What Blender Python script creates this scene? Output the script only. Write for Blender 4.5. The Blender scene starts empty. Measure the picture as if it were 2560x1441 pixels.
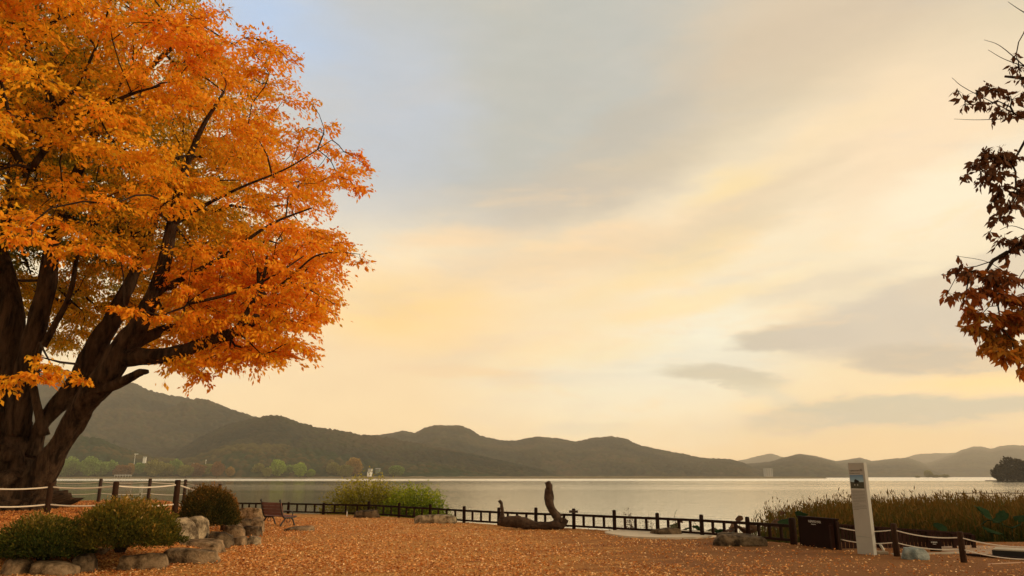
import bpy, math, random
import numpy as np
from mathutils import Vector
rnd = random.Random(7); rg = np.random.default_rng(7)
S = bpy.context.scene; COL = S.collection
# ---------------------------------------------------------------- camera
F = 1849.0; TH = math.atan(471.0/F); CT, ST = math.cos(TH), math.sin(TH); EYE = 1.6
cam = bpy.data.cameras.new('camera'); co = bpy.data.objects.new('camera', cam); COL.objects.link(co)
co.location = (0, 0, EYE); co.rotation_euler = (math.radians(90)+TH, 0, 0)
cam.sensor_width = 36; cam.lens = 36*F/2560; cam.clip_start = .1; cam.clip_end = 40000
S.camera = co
def ray(px, py):
    u = -(py-720.5)/F; dx = (px-1280)/F
    return Vector((dx, CT-ST*u, ST+CT*u))
def at(px, py, Y):                       # world point seen at a photo pixel, at ground depth Y
    r = ray(px, py); k = Y/r.y; return Vector((r.x*k, Y, EYE+r.z*k))
def on(px, py, z=0.0):                   # world point seen at a photo pixel, at height z
    r = ray(px, py); k = (z-EYE)/r.z; return Vector((r.x*k, r.y*k, z))
def proj(P):
    P = np.asarray(P, float); x = P[..., 0]; y = P[..., 1]; z = P[..., 2]-EYE
    f = y*CT+z*ST; u = z*CT-y*ST
    return 1280+F*x/f, 720.5-F*u/f, f
def lin(c):
    return tuple((v/255/12.92 if v/255 <= .04045 else ((v/255+.055)/1.055)**2.4) for v in c[:3])+(1.0,)
# ---------------------------------------------------------------- node helpers
def N(nt, t, **kw):
    n = nt.nodes.new(t)
    for k, v in kw.items(): setattr(n, k, v)
    return n
def put(nt, sock, v):
    if isinstance(v, bpy.types.NodeSocket): nt.links.new(v, sock)
    else: sock.default_value = v
def math_(nt, op, a, b=0.0, c=0.0, clamp=False):
    n = N(nt, 'ShaderNodeMath', operation=op, use_clamp=clamp)
    put(nt, n.inputs[0], a); put(nt, n.inputs[1], b)
    if op in ('MULTIPLY_ADD',): put(nt, n.inputs[2], c)
    return n.outputs[0]
def mixc(nt, f, a, b, mode='MIX'):
    n = N(nt, 'ShaderNodeMix', data_type='RGBA', blend_type=mode)
    put(nt, n.inputs[0], f); put(nt, n.inputs[6], a); put(nt, n.inputs[7], b); return n.outputs[2]
def noise(nt, vec, scale, detail=4, rough=.55, dist=0.0, out='Fac'):
    n = N(nt, 'ShaderNodeTexNoise'); put(nt, n.inputs['Vector'], vec)
    n.inputs['Scale'].default_value = scale; n.inputs['Detail'].default_value = detail
    n.inputs['Roughness'].default_value = rough; n.inputs['Distortion'].default_value = dist
    return n.outputs[out]
def ramp(nt, f, stops, interp='LINEAR'):
    n = N(nt, 'ShaderNodeValToRGB'); put(nt, n.inputs[0], f); r = n.color_ramp; r.interpolation = interp
    while len(r.elements) < len(stops): r.elements.new(1)
    for e, (p, c) in zip(r.elements, stops): e.position = p; e.color = c if len(c) == 4 else tuple(c)+(1,)
    return n.outputs[0]
def mapr(nt, v, a, b, c=0., d=1., interp='SMOOTHSTEP'):
    n = N(nt, 'ShaderNodeMapRange', interpolation_type=interp, clamp=True) if interp != 'LINEAR' else N(nt, 'ShaderNodeMapRange')
    put(nt, n.inputs[0], v)
    for i, x in enumerate((a, b, c, d)): n.inputs[1+i].default_value = x
    return n.outputs[0]
def scalev(nt, v, s):
    n = N(nt, 'ShaderNodeVectorMath', operation='MULTIPLY'); put(nt, n.inputs[0], v); n.inputs[1].default_value = s; return n.outputs[0]
# ---------------------------------------------------------------- world
W = bpy.data.worlds.new('World'); S.world = W; W.use_nodes = True; nt = W.node_tree; nt.nodes.clear()
SUN_AZ, SUN_EL = math.radians(98), math.radians(16)      # azimuth from the view direction towards the right
tc = N(nt, 'ShaderNodeTexCoord'); d = tc.outputs['Generated']
sp = N(nt, 'ShaderNodeSeparateXYZ'); nt.links.new(d, sp.inputs[0])
az = math_(nt, 'ARCTAN2', sp.outputs[0], sp.outputs[1]); el = math_(nt, 'ARCSINE', sp.outputs[2])
az = math_(nt, 'MULTIPLY', az, 57.2958); el = math_(nt, 'MULTIPLY', el, 57.2958)
strd = scalev(nt, d, (1, 1, 3.2))
w1 = N(nt, 'ShaderNodeTexNoise'); nt.links.new(strd, w1.inputs['Vector']); w1.inputs['Scale'].default_value = 3.2
w1.inputs['Detail'].default_value = 5; w1.inputs['Roughness'].default_value = .5
w2 = N(nt, 'ShaderNodeTexNoise'); nt.links.new(strd, w2.inputs['Vector']); w2.inputs['Scale'].default_value = 14
w2.inputs['Detail'].default_value = 6; w2.inputs['Roughness'].default_value = .6
s1 = N(nt, 'ShaderNodeSeparateXYZ'); nt.links.new(w1.outputs['Color'], s1.inputs[0])
s2 = N(nt, 'ShaderNodeSeparateXYZ'); nt.links.new(w2.outputs['Color'], s2.inputs[0])
def warp(a, b): return math_(nt, 'ADD', math_(nt, 'MULTIPLY', math_(nt, 'SUBTRACT', a, .5), b[0]), math_(nt, 'MULTIPLY', math_(nt, 'SUBTRACT', b[2], .5), b[1]))
au = math_(nt, 'ADD', az, warp(s1.outputs[0], (9, 4.5, s2.outputs[0])))
ev = math_(nt, 'ADD', el, warp(s1.outputs[1], (2.6, 1.7, s2.outputs[1])))
uv = N(nt, 'ShaderNodeCombineXYZ'); nt.links.new(au, uv.inputs[0]); nt.links.new(ev, uv.inputs[1])
elr = math_(nt, 'DIVIDE', el, 90.)
base = ramp(nt, elr, [(0, lin((243, 207, 157))), (.05, lin((243, 213, 163))), (.12, lin((240, 223, 186))),
    (.22, lin((237, 220, 188))), (.32, lin((214, 198, 168))), (.42, lin((190, 186, 176))), (.7, lin((178, 172, 160))), (1, lin((168, 166, 160)))])
# behind the viewer the unseen cloud deck is plain, made warmer to light camera-facing sides
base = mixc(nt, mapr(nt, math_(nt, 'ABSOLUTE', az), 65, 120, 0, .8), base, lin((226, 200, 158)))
def dir_deg(px, py):
    r = ray(px, py).normalized(); return math.degrees(math.atan2(r.x, r.y)), math.degrees(math.asin(r.z))
BLOBS = [  # centre px, half extents px, tilt deg, colour, opacity, inner edge
 (1000, 860, 760, 250, 4, (243, 211, 164), .8, .1),
 (1560, 1000, 520, 150, 0, (240, 229, 198), .8, .1),
 (1730, 880, 360, 150, 8, (237, 232, 208), .9, .15),
 (1240, 230, 760, 370, 6, (180, 181, 173), 1, .45),
 (900, 250, 420, 420, 0, (182, 190, 199), .9, .1),
 (640, 40, 340, 220, 0, (170, 195, 226), .85, .0),
 (2080, 40, 640, 220, 8, (208, 188, 160), .8, .2),
 (1560, 440, 560, 130, 22, (196, 182, 158), .75, .05),
 (1350, 500, 420, 90, 4, (190, 181, 168), .6, .05),
 (2300, 330, 420, 250, 10, (240, 214, 178), .9, .2),
 (2440, 480, 330, 120, 18, (244, 229, 198), .85, .2),
 (1830, 475, 190, 60, 14, (240, 214, 160), .85, .1),
 (1480, 640, 620, 90, 10, (231, 203, 163), .85, .1),
 (1840, 575, 420, 60, 14, (216, 197, 164), .7, .05),
 (1620, 690, 380, 50, 16, (238, 211, 158), .7, .1),
 (1020, 780, 330, 110, 0, (249, 209, 138), .8, .1),
 (1180, 935, 300, 24, -2, (238, 205, 160), .6, .2),
 (2040, 715, 230, 44, 6, (222, 206, 178), .8, .2),
 (1990, 850, 190, 32, 0, (194, 184, 164), .92, .45),
 (2300, 800, 400, 105, 4, (203, 191, 172), .92, .5),
 (2500, 680, 260, 60, 10, (214, 198, 172), .9, .4),
 (2340, 900, 270, 50, -4, (194, 181, 160), .92, .45),
 (1800, 952, 170, 30, -12, (200, 190, 163), .88, .4),
 (1930, 1000, 150, 22, -16, (212, 205, 180), .6, .2),
 (2230, 1037, 360, 42, 2, (190, 184, 162), .92, .5),
 (1160, 600, 230, 46, 6, (240, 208, 164), .75, .1),
 (1490, 588, 150, 34, 10, (240, 210, 168), .75, .2),
 (1960, 470, 300, 44, 20, (222, 200, 166), .7, .1),
 (2080, 330, 330, 60, 18, (238, 214, 174), .75, .1),
 (1980, 100, 520, 70, 12, (204, 186, 160), .75, .1),
 (1560, 330, 300, 80, 26, (184, 178, 164), .7, .1),
 (1720, 760, 330, 36, 10, (246, 220, 166), .7, .2),
 (1480, 880, 260, 40, 4, (246, 224, 176), .6, .1),
 (2480, 950, 280, 34, 4, (253, 216, 146), .8, .1),
 (2200, 1120, 700, 40, 0, (247, 209, 152), .8, .2),
 (1480, 1075, 150, 16, 0, (222, 213, 182), .7, .3)]
c = base
for (px, py, rx, ry, rot, colr, op, inner) in BLOBS:
    a0, e0 = dir_deg(px, py); k = math.degrees(1/F)*math.cos(math.atan((px-1280)/F))*math.cos(TH-math.radians(e0))
    m = N(nt, 'ShaderNodeMapping', vector_type='TEXTURE'); nt.links.new(uv.outputs[0], m.inputs[0])
    m.inputs['Location'].default_value = (a0, e0, 0); m.inputs['Rotation'].default_value = (0, 0, math.radians(rot))
    m.inputs['Scale'].default_value = (rx*k*1.15, ry*k*1.15, 1)
    L = N(nt, 'ShaderNodeVectorMath', operation='LENGTH'); nt.links.new(m.outputs[0], L.inputs[0])
    c = mixc(nt, mapr(nt, L.outputs['Value'], inner, 1.0, op, 0), c, lin(colr))
pz = noise(nt, scalev(nt, d, (1, 1, 3.6)), 6.5, 8, .62, .4)
c = mixc(nt, math_(nt, 'MULTIPLY', mapr(nt, pz, .50, .70, 0, .34), mapr(nt, el, 16, 27, 1, .12)), c, lin((252, 214, 158)))
c = mixc(nt, mapr(nt, noise(nt, scalev(nt, d, (1, 1, 4.2)), 4.2, 8, .6, .6), .50, .72, 0, .22), c, lin((198, 192, 182)))
fine = math_(nt, 'ADD', math_(nt, 'ADD', .93, mapr(nt, math_(nt, 'ABSOLUTE', el), 0, 9, .22, 0)), math_(nt, 'MULTIPLY', noise(nt, strd, 9, 9, .68), .14))
c = mixc(nt, 1.0, c, N(nt, 'ShaderNodeCombineXYZ').outputs[0], 'MULTIPLY') if False else c
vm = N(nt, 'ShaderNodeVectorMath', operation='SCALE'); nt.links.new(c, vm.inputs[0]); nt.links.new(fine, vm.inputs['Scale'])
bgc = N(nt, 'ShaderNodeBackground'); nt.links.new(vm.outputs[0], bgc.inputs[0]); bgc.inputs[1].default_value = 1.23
sky = N(nt, 'ShaderNodeTexSky', sky_type='NISHITA', sun_disc=False); sky.sun_elevation = SUN_EL; sky.sun_rotation = SUN_AZ
bgs = N(nt, 'ShaderNodeBackground'); nt.links.new(sky.outputs[0], bgs.inputs[0]); bgs.inputs[1].default_value = .08
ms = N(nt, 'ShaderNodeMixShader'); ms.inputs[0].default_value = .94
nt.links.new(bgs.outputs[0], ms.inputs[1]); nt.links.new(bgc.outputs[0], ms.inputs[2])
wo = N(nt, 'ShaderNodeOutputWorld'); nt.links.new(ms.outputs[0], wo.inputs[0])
# ---------------------------------------------------------------- sun behind thin cloud
sl = bpy.data.lights.new('sun', 'SUN'); sl.energy = 2.6; sl.angle = math.radians(12); sl.color = (1, .74, .44)
so = bpy.data.objects.new('sun', sl); COL.objects.link(so)
sd = Vector((math.sin(SUN_AZ)*math.cos(SUN_EL), math.cos(SUN_AZ)*math.cos(SUN_EL), math.sin(SUN_EL)))
so.rotation_euler = sd.to_track_quat('Z', 'Y').to_euler()
S.view_settings.view_transform = 'Standard'; S.view_settings.look = 'None'; S.view_settings.exposure = 0; S.view_settings.gamma = 1
S.view_settings.use_curve_mapping = False
S.cycles.use_denoising = True; S.cycles.max_bounces = 8; S.cycles.volume_bounces = 1; S.cycles.transparent_max_bounces = 8
S.cycles.sample_clamp_indirect = 6
# ---------------------------------------------------------------- materials
def M(name, col=(.5, .5, .5), rough=.8, var=None, vscale=5, bump=0, bscale=30, stretch=(1, 1, 1), spec=.3, attr=None, trans=0, detail=5, tcol=None):
    m = bpy.data.materials.new(name); m.use_nodes = True; nt = m.node_tree; b = nt.nodes['Principled BSDF']
    tcn = N(nt, 'ShaderNodeTexCoord'); v = scalev(nt, tcn.outputs['Object'], stretch)
    if attr:
        a = N(nt, 'ShaderNodeAttribute', attribute_name='tint'); colr = ramp(nt, a.outputs['Fac'], attr)
    elif var: colr = ramp(nt, noise(nt, v, vscale, detail, .65), [(.28, col), (.72, var)])
    else: colr = None
    if colr is None: b.inputs['Base Color'].default_value = tuple(col[:3])+(1,)
    else: nt.links.new(colr, b.inputs['Base Color'])
    b.inputs['Roughness'].default_value = rough; b.inputs['Specular IOR Level'].default_value = spec
    if bump:
        bn = N(nt, 'ShaderNodeBump'); bn.inputs['Strength'].default_value = bump; bn.inputs['Distance'].default_value = .03
        nt.links.new(noise(nt, v, bscale, 6, .65), bn.inputs['Height']); nt.links.new(bn.outputs[0], b.inputs['Normal'])
    if trans:
        t = N(nt, 'ShaderNodeBsdfTranslucent')
        if colr is not None: nt.links.new(colr, t.inputs[0])
        else: t.inputs[0].default_value = tuple(col[:3])+(1,)
        mx = N(nt, 'ShaderNodeMixShader'); mx.inputs[0].default_value = trans
        nt.links.new(b.outputs[0], mx.inputs[1]); nt.links.new(t.outputs[0], mx.inputs[2])
        nt.links.new(mx.outputs[0], nt.nodes['Material Output'].inputs[0])
    return m
# ---------------------------------------------------------------- mesh helpers
def mk(name, V, Fc, mat=None, parent=None, tint=None, smooth=False):
    V = np.asarray(V, np.float32).reshape(-1, 3); me = bpy.data.meshes.new(name)
    if isinstance(Fc, np.ndarray):
        n, k = Fc.shape; me.vertices.add(len(V)); me.vertices.foreach_set('co', V.ravel())
        me.loops.add(n*k); me.loops.foreach_set('vertex_index', Fc.astype(np.int32).ravel())
        me.polygons.add(n); me.polygons.foreach_set('loop_start', np.arange(0, n*k, k, dtype=np.int32))
        me.update(calc_edges=True)
    else: me.from_pydata([tuple(map(float, v)) for v in V], [], [tuple(map(int, f)) for f in Fc]); me.update()
    if tint is not None:
        tint = np.asarray(tint, np.float32)
        a = me.attributes.new('tint', 'FLOAT', 'POINT' if len(tint) == len(V) and len(tint) != len(me.polygons) else 'FACE'); a.data.foreach_set('value', tint)
    if smooth: me.polygons.foreach_set('use_smooth', np.ones(len(me.polygons), bool))
    if mat: me.materials.append(mat)
    o = bpy.data.objects.new(name, me); COL.objects.link(o)
    if parent: o.parent = parent
    return o
def root(name, loc, label, cat, group=None):
    o = bpy.data.objects.new(name, None); COL.objects.link(o); o.location = loc; o.empty_display_size = .2
    return tag(o, label, cat, group)
def tag(o, label=None, cat=None, group=None, kind=None):
    if label: o['label'] = label
    if cat: o['category'] = cat
    if group: o['group'] = group
    if kind: o['kind'] = kind
    return o
class B:                                  # mesh collector
    def __init__(s): s.V = []; s.F = []
    def add(s, V, Fc):
        k = len(s.V); s.V += [tuple(v) for v in V]; s.F += [tuple(i+k for i in f) for f in Fc]; return s
    def box(s, x0, x1, y0, y1, z0, z1):
        return s.add([(x, y, z) for z in (z0, z1) for y in (y0, y1) for x in (x0, x1)],
            [(0, 2, 3, 1), (4, 5, 7, 6), (0, 1, 5, 4), (2, 6, 7, 3), (0, 4, 6, 2), (1, 3, 7, 5)])
    def beam(s, a, b, w, h):             # rectangular bar from a to b (w across, h up)
        a = Vector(a); b = Vector(b); d = (b-a).normalized(); up = Vector((0, 0, 1)) if abs(d.z) < .9 else Vector((0, 1, 0))
        x = d.cross(up).normalized()*w/2; z = x.cross(d).normalized()*h/2
        return s.add([p+i*x+j*z for p in (a, b) for (i, j) in ((-1, -1), (1, -1), (1, 1), (-1, 1))],
            [(0, 1, 2, 3), (7, 6, 5, 4), (0, 4, 5, 1), (1, 5, 6, 2), (2, 6, 7, 3), (3, 7, 4, 0)])
    def tube(s, P, R, n=8):
        V, Fc = tube(P, R, n); return s.add(V, Fc)
    def obj(s, name, mat, parent=None, smooth=False, bevel=0):
        o = mk(name, s.V, s.F, mat, parent, smooth=smooth)
        if bevel:
            m = o.modifiers.new('bevel', 'BEVEL'); m.width = bevel; m.segments = 2; m.limit_method = 'ANGLE'
        return o
def tube(P, R, n=8, cap=True, twist=0):
    P = np.asarray([tuple(p) for p in P], float); m = len(P); R = np.broadcast_to(np.asarray(R, float), (m,))
    T = np.gradient(P, axis=0); T /= np.linalg.norm(T, axis=1)[:, None]+1e-9
    u = np.cross(T[0], (0.13, .27, .95)); u /= np.linalg.norm(u)+1e-9; V = []
    ang = np.linspace(0, 2*np.pi, n, endpoint=False)
    for i in range(m):
        u = u-T[i]*np.dot(u, T[i]); u /= np.linalg.norm(u)+1e-9; w = np.cross(T[i], u)
        V.append(P[i]+R[i]*(np.cos(ang)[:, None]*u+np.sin(ang)[:, None]*w))
    V = np.concatenate(V); Fc = []
    for i in range(m-1):
        for j in range(n):
            a = i*n+j; b = i*n+(j+1) % n; Fc.append((a, b, b+n, a+n))
    if cap: Fc.append(tuple(range(n))[::-1]); Fc.append(tuple(range((m-1)*n, m*n)))
    return V, Fc
def tubes_np(polys, n=3):                # many thin tubes -> quads array
    VV = []; FF = []; k = 0
    for P, R in polys:
        V, Fc = tube(P, R, n, cap=False); VV.append(V); FF.append(np.array(Fc)+k); k += len(V)
    return np.concatenate(VV), np.concatenate(FF)
def smooth_path(P, R, sub=5):            # Catmull-Rom
    P = np.array([tuple(p) for p in P], float); R = np.array(R, float); Q = []; r = []
    A = np.vstack([2*P[0]-P[1], P, 2*P[-1]-P[-2]])
    for i in range(len(P)-1):
        p0, p1, p2, p3 = A[i:i+4]
        for t in np.linspace(0, 1, sub, endpoint=False):
            Q.append(.5*((2*p1)+(-p0+p2)*t+(2*p0-5*p1+4*p2-p3)*t*t+(-p0+3*p1-3*p2+p3)*t**3)); r.append(R[i]*(1-t)+R[i+1]*t)
    Q.append(P[-1]); r.append(R[-1]); return np.array(Q), np.array(r)
def nrm(a): return a/(np.linalg.norm(a, axis=-1, keepdims=True)+1e-9)
def leaf_mesh(C, D, L, ratio=.38, g=None):   # diamond leaves folded along the midrib
    g = g or rg; n = len(C); D = nrm(D); r = g.normal(size=(n, 3)); Sd = nrm(np.cross(D, r)); Nn = np.cross(D, Sd)
    L = np.asarray(L).reshape(-1, 1)*np.ones((n, 1)); w = L*ratio/2
    p0 = C; p2 = C+D*L-Nn*L*.12*g.random((n, 1)); mid = C+D*L*.45+Nn*L*.05
    V = np.stack([p0, mid+Sd*w-Nn*w*.45, p2, mid-Sd*w-Nn*w*.45], 1).reshape(-1, 3)
    return V, np.arange(4*n).reshape(n, 4)
# value noise in numpy
def hsh(ix, iy, s=0):
    h = (ix*374761393+iy*668265263+s*974711)&0xffffffff; h = ((h ^ (h >> 13))*1274126177)&0xffffffff
    return ((h ^ (h >> 16)) & 0xffff)/65535.0
def vn(x, y, s=0):
    x = np.asarray(x, float); y = np.asarray(y, float); ix = np.floor(x).astype(np.int64); iy = np.floor(y).astype(np.int64)
    fx = x-ix; fy = y-iy; fx = fx*fx*(3-2*fx); fy = fy*fy*(3-2*fy)
    a = hsh(ix, iy, s); b = hsh(ix+1, iy, s); c = hsh(ix, iy+1, s); d = hsh(ix+1, iy+1, s)
    return (a*(1-fx)+b*fx)*(1-fy)+(c*(1-fx)+d*fx)*fy
def fbm(x, y, o=4, s=0):
    t = 0; a = .5; k = 0
    for i in range(o): t = t+a*vn(x, y, s+i); k += a; x = x*2.03+7.1; y = y*2.03+3.7; a *= .5
    return t/k
def worley(x, y, s=0):                  # nearest feature distance and its cell hash
    ix = np.floor(x).astype(np.int64); iy = np.floor(y).astype(np.int64); best = np.full(np.shape(x), 9.); hid = np.zeros(np.shape(x))
    for i in (-1, 0, 1):
        for j in (-1, 0, 1):
            cx = ix+i+hsh(ix+i, iy+j, s+1); cy = iy+j+hsh(ix+i, iy+j, s+2); dd = np.hypot(x-cx, y-cy)
            k = dd < best; best = np.where(k, dd, best); hid = np.where(k, hsh(ix+i, iy+j, s+3), hid)
    return best, hid
def sstep(x): x = np.clip(x, 0, 1); return x*x*(3-2*x)
# ---------------------------------------------------------------- terrain
RAIL = [(588, 1283), (655, 1284), (720, 1285), (808, 1287), (921, 1290), (997, 1295), (1075, 1301), (1160, 1308), (1247, 1314), (1340, 1319),
        (1435, 1323), (1537, 1329), (1645, 1335), (1756, 1342), (1872, 1351), (1985, 1361)]
RW = [on(*p) for p in RAIL]
BX = [-9000, -30, -14, RW[0].x-.4]+[p.x for p in RW[1:]]+[RW[-1].x+.8, 9000]
BY = [29, 29, 29, RW[0].y+.3]+[p.y+.35 for p in RW[1:]]+[RW[-1].y+.6, RW[-1].y+.6]
def bank(x): return np.interp(x, BX, BY)
EY = [-5, 10, 12.9, 13.6, 15, 17, 20, 28, 33]; EX = [-11, -10, -8.6, -7.6, -6.3, -6.3, -7.0, -9.8, -12]
def gh(x, y):
    x = np.asarray(x, float); y = np.asarray(y, float)
    e = np.interp(y, EY, EX)-x
    h = .12*sstep(e/.35)+.6*sstep(e/3.6)+.05*(fbm(x*.5, y*.5, 3, 5)-.5)*sstep((e+1)/2)+.03*(fbm(x*.35, y*.35, 3, 9)-.5)
    b = y-bank(x)
    return h*(1-sstep((b+.3)/1.2))-1.9*sstep(b/2.6)-1.2*sstep((b-2)/40)
def axis(lo, hi, st, far, g=1.22):
    a = list(np.arange(lo, hi, st)); s = st; x = a[-1]
    while x < far: s *= g; x += s; a.append(x)
    s = st; x = a[0]; b = []
    while x > -far: s *= g; x -= s; b.append(x)
    return np.array(b[::-1]+a)
gx = axis(-18, 18, .14, 9000); gy = axis(9, 34, .14, 9000)
XX, YY = np.meshgrid(gx, gy); ZZ = gh(XX, YY); nx, ny = len(gx), len(gy)
def gridF(nx, ny):
    i = np.arange((nx-1)*(ny-1)); r = i//(nx-1); c = i % (nx-1); a = r*nx+c
    return np.stack([a, a+1, a+nx+1, a+nx], 1)
# ground material: reddish earth, woodchip and leaf crumbs
mg = bpy.data.materials.new('leaf_strewn_earth'); mg.use_nodes = True; nt = mg.node_tree; b = nt.nodes['Principled BSDF']
ob = N(nt, 'ShaderNodeTexCoord').outputs['Object']; sx = N(nt, 'ShaderNodeSeparateXYZ'); nt.links.new(ob, sx.inputs[0])
soil = ramp(nt, noise(nt, ob, .5, 6, .6), [(.3, (.22, .085, .022)), (.5, (.32, .13, .030)), (.7, (.38, .18, .042))])
vo = N(nt, 'ShaderNodeTexVoronoi'); nt.links.new(ob, vo.inputs['Vector']); vo.inputs['Scale'].default_value = 32
soil = mixc(nt, mapr(nt, math_(nt, 'ADD', sx.outputs[0], math_(nt, 'MULTIPLY', noise(nt, ob, .6, 5, .7), 6)), 3, 8, 0, .7), soil, (.165, .068, .022, 1))
chip = ramp(nt, vo.outputs['Color'], [(.1, (.16, .055, .014)), (.45, (.47, .20, .048)), (.75, (.68, .35, .09)), (.95, (.86, .56, .22))])
cov = math_(nt, 'ADD', noise(nt, scalev(nt, ob, (1, 1.6, 1)), 1.1, 6, .75), mapr(nt, sx.outputs[0], -4, 6, .16, -.14))
col = mixc(nt, mapr(nt, cov, .42, .62, 0, .9), soil, chip)
col = mixc(nt, mapr(nt, noise(nt, ob, 9, 4, .7), .55, .7, 0, .35), col, (.10, .035, .012, 1))
nt.links.new(col, b.inputs['Base Color']); b.inputs['Roughness'].default_value = .92; b.inputs['Specular IOR Level'].default_value = .15
bn = N(nt, 'ShaderNodeBump'); bn.inputs['Strength'].default_value = .7; bn.inputs['Distance'].default_value = .04
nt.links.new(math_(nt, 'ADD', vo.outputs['Distance'], noise(nt, ob, 12, 5, .7)), bn.inputs['Height']); nt.links.new(bn.outputs[0], b.inputs['Normal'])
tag(mk('ground', np.stack([XX, YY, ZZ], -1).reshape(-1, 3), gridF(nx, ny), mg, smooth=True), kind='structure')
# water
WZ = -1.2
mw = bpy.data.materials.new('lake_water'); mw.use_nodes = True; nt = mw.node_tree; b = nt.nodes['Principled BSDF']
ob = N(nt, 'ShaderNodeTexCoord').outputs['Object']; sx = N(nt, 'ShaderNodeSeparateXYZ'); nt.links.new(ob, sx.inputs[0])
nt.nodes.remove(b)
streak = noise(nt, scalev(nt, ob, (.0016, .02, 1)), 1, 4, .55)
far = mapr(nt, sx.outputs[1], 440, 560, 0, 1); ruf = math_(nt, 'MULTIPLY', mapr(nt, streak, .46, .56, 0, 1), mapr(nt, sx.outputs[1], 60, 220, 0, 1))
rip = noise(nt, scalev(nt, ob, (1.0, 1.9, 1)), 1.3, 3, .55)
rip2 = noise(nt, scalev(nt, ob, (.10, .35, 1)), 1.0, 3, .6)
calm = mapr(nt, math_(nt, 'ADD', sx.outputs[0], math_(nt, 'MULTIPLY', sx.outputs[1], .12)), -9, 14, 0, 1)   # the lee of the hills lies calm
bn = N(nt, 'ShaderNodeBump'); bn.inputs['Distance'].default_value = .10
nt.links.new(math_(nt, 'ADD', rip, math_(nt, 'MULTIPLY', rip2, 1.2)), bn.inputs['Height'])
stg = math_(nt, 'MULTIPLY', math_(nt, 'ADD', .05, math_(nt, 'MULTIPLY', calm, .34)), math_(nt, 'SUBTRACT', 1.0, math_(nt, 'MULTIPLY', far, .9)))
nt.links.new(stg, bn.inputs['Strength'])
rr = math_(nt, 'ADD', math_(nt, 'ADD', .05, math_(nt, 'MULTIPLY', ruf, .05)), math_(nt, 'MULTIPLY', far, .17))
gl = N(nt, 'ShaderNodeBsdfGlossy'); gl.inputs[0].default_value = (1.0, .95, .86, 1); nt.links.new(rr, gl.inputs['Roughness']); nt.links.new(bn.outputs[0], gl.inputs['Normal'])
df = N(nt, 'ShaderNodeBsdfDiffuse'); df.inputs[0].default_value = (.035, .035, .020, 1)
fr = N(nt, 'ShaderNodeFresnel'); fr.inputs[0].default_value = 1.45
mx = N(nt, 'ShaderNodeMixShader'); nt.links.new(math_(nt, 'ADD', .72, math_(nt, 'MULTIPLY', fr.outputs[0], .30), clamp=True), mx.inputs[0])
nt.links.new(df.outputs[0], mx.inputs[1]); nt.links.new(gl.outputs[0], mx.inputs[2]); nt.links.new(mx.outputs[0], nt.nodes['Material Output'].inputs[0])
tag(mk('water', [(-9000, 15, WZ), (9000, 15, WZ), (9000, 9000, WZ), (-9000, 9000, WZ)], [(0, 1, 2, 3)], mw), kind='structure')
# ---------------------------------------------------------------- hills
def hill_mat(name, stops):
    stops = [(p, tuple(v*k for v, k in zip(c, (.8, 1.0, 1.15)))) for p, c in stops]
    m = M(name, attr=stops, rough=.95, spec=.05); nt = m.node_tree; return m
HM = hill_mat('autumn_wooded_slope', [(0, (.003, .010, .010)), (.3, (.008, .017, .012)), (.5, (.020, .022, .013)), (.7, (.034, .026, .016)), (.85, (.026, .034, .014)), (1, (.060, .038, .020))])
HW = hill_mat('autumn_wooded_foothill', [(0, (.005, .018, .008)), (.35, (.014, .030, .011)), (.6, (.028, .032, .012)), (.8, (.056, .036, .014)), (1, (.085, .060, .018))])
def hill(name, prof, Dr, Df, depth_back, st, mat, tree=8, amp=4, seed=0, folds=.25, mx=0):
    xs = [p[0] for p in prof]; ys = [p[1] for p in prof]
    x0 = (xs[0]-1280)/F; x1 = (xs[-1]-1280)/F; na = int((x1-x0)*Dr/st)+2
    t = np.linspace(x0, x1, na); px = 1280+t*F
    # smooth the profile
    py = np.interp(px, xs, ys); ker = np.hanning(max(3, int(14/(F*(x1-x0)/na))|1)); ker /= ker.sum()
    py = np.convolve(np.pad(py, len(ker)//2, mode='edge'), ker, 'valid')[:na]
    rz = EYE+np.array([ray(a, p).z/ray(a, p).y for a, p in zip(px, py)])*Dr
    nf = int((Dr-Df)/st)+2; nb = max(6, int(depth_back/st/2))
    Yv = np.concatenate([np.linspace(Df, Dr, nf), np.linspace(Dr, Dr+depth_back, nb)[1:]])
    Y, T = np.meshgrid(Yv, t, indexing='ij'); X = T*Y*1.0/ CT * 1.0 if False else T*(Y*CT+np.interp(T, t, rz)*0)
    X = T*Y*CT + 0*Y
    s = np.clip((Y-Df)/(Dr-Df), 0, 1); R = np.interp(T, t, rz)
    bk = np.clip((Y-Dr)/depth_back, 0, 1)
    prof_s = np.where(Y <= Dr, s**.85*(1-.12*s)/.88, 1-sstep(bk)*.9)
    f = fbm(X/(180+Dr*.06), Y/(260+Dr*.06), 4, seed)-.5
    H = (R-WZ)*prof_s*(1+folds*2*f*np.sin(np.pi*np.clip(s, 0, 1))**1*(Y <= Dr))
    edge = np.clip(np.minimum(T-x0, x1-T)/(.02), 0, 1)
    H = H+WZ-1.0
    wd, wh = worley(X/tree, Y/tree, seed)
    onland = np.clip((H-WZ)/6, 0, 1)*np.where(np.abs(Y-Dr) < tree*.6, .6, 1)
    H = H+onland*amp*(1-1.6*wd*wd+.9*wh)
    X = T*(Y*CT+(H-EYE)*ST)
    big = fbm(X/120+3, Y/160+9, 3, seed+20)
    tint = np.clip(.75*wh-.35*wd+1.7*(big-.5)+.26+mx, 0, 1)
    V = np.stack([X, Y, H], -1).reshape(-1, 3)
    return tag(mk(name, V, gridF(len(t), len(Yv)), mat, tint=tint.ravel(), smooth=True), kind='structure')
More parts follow.
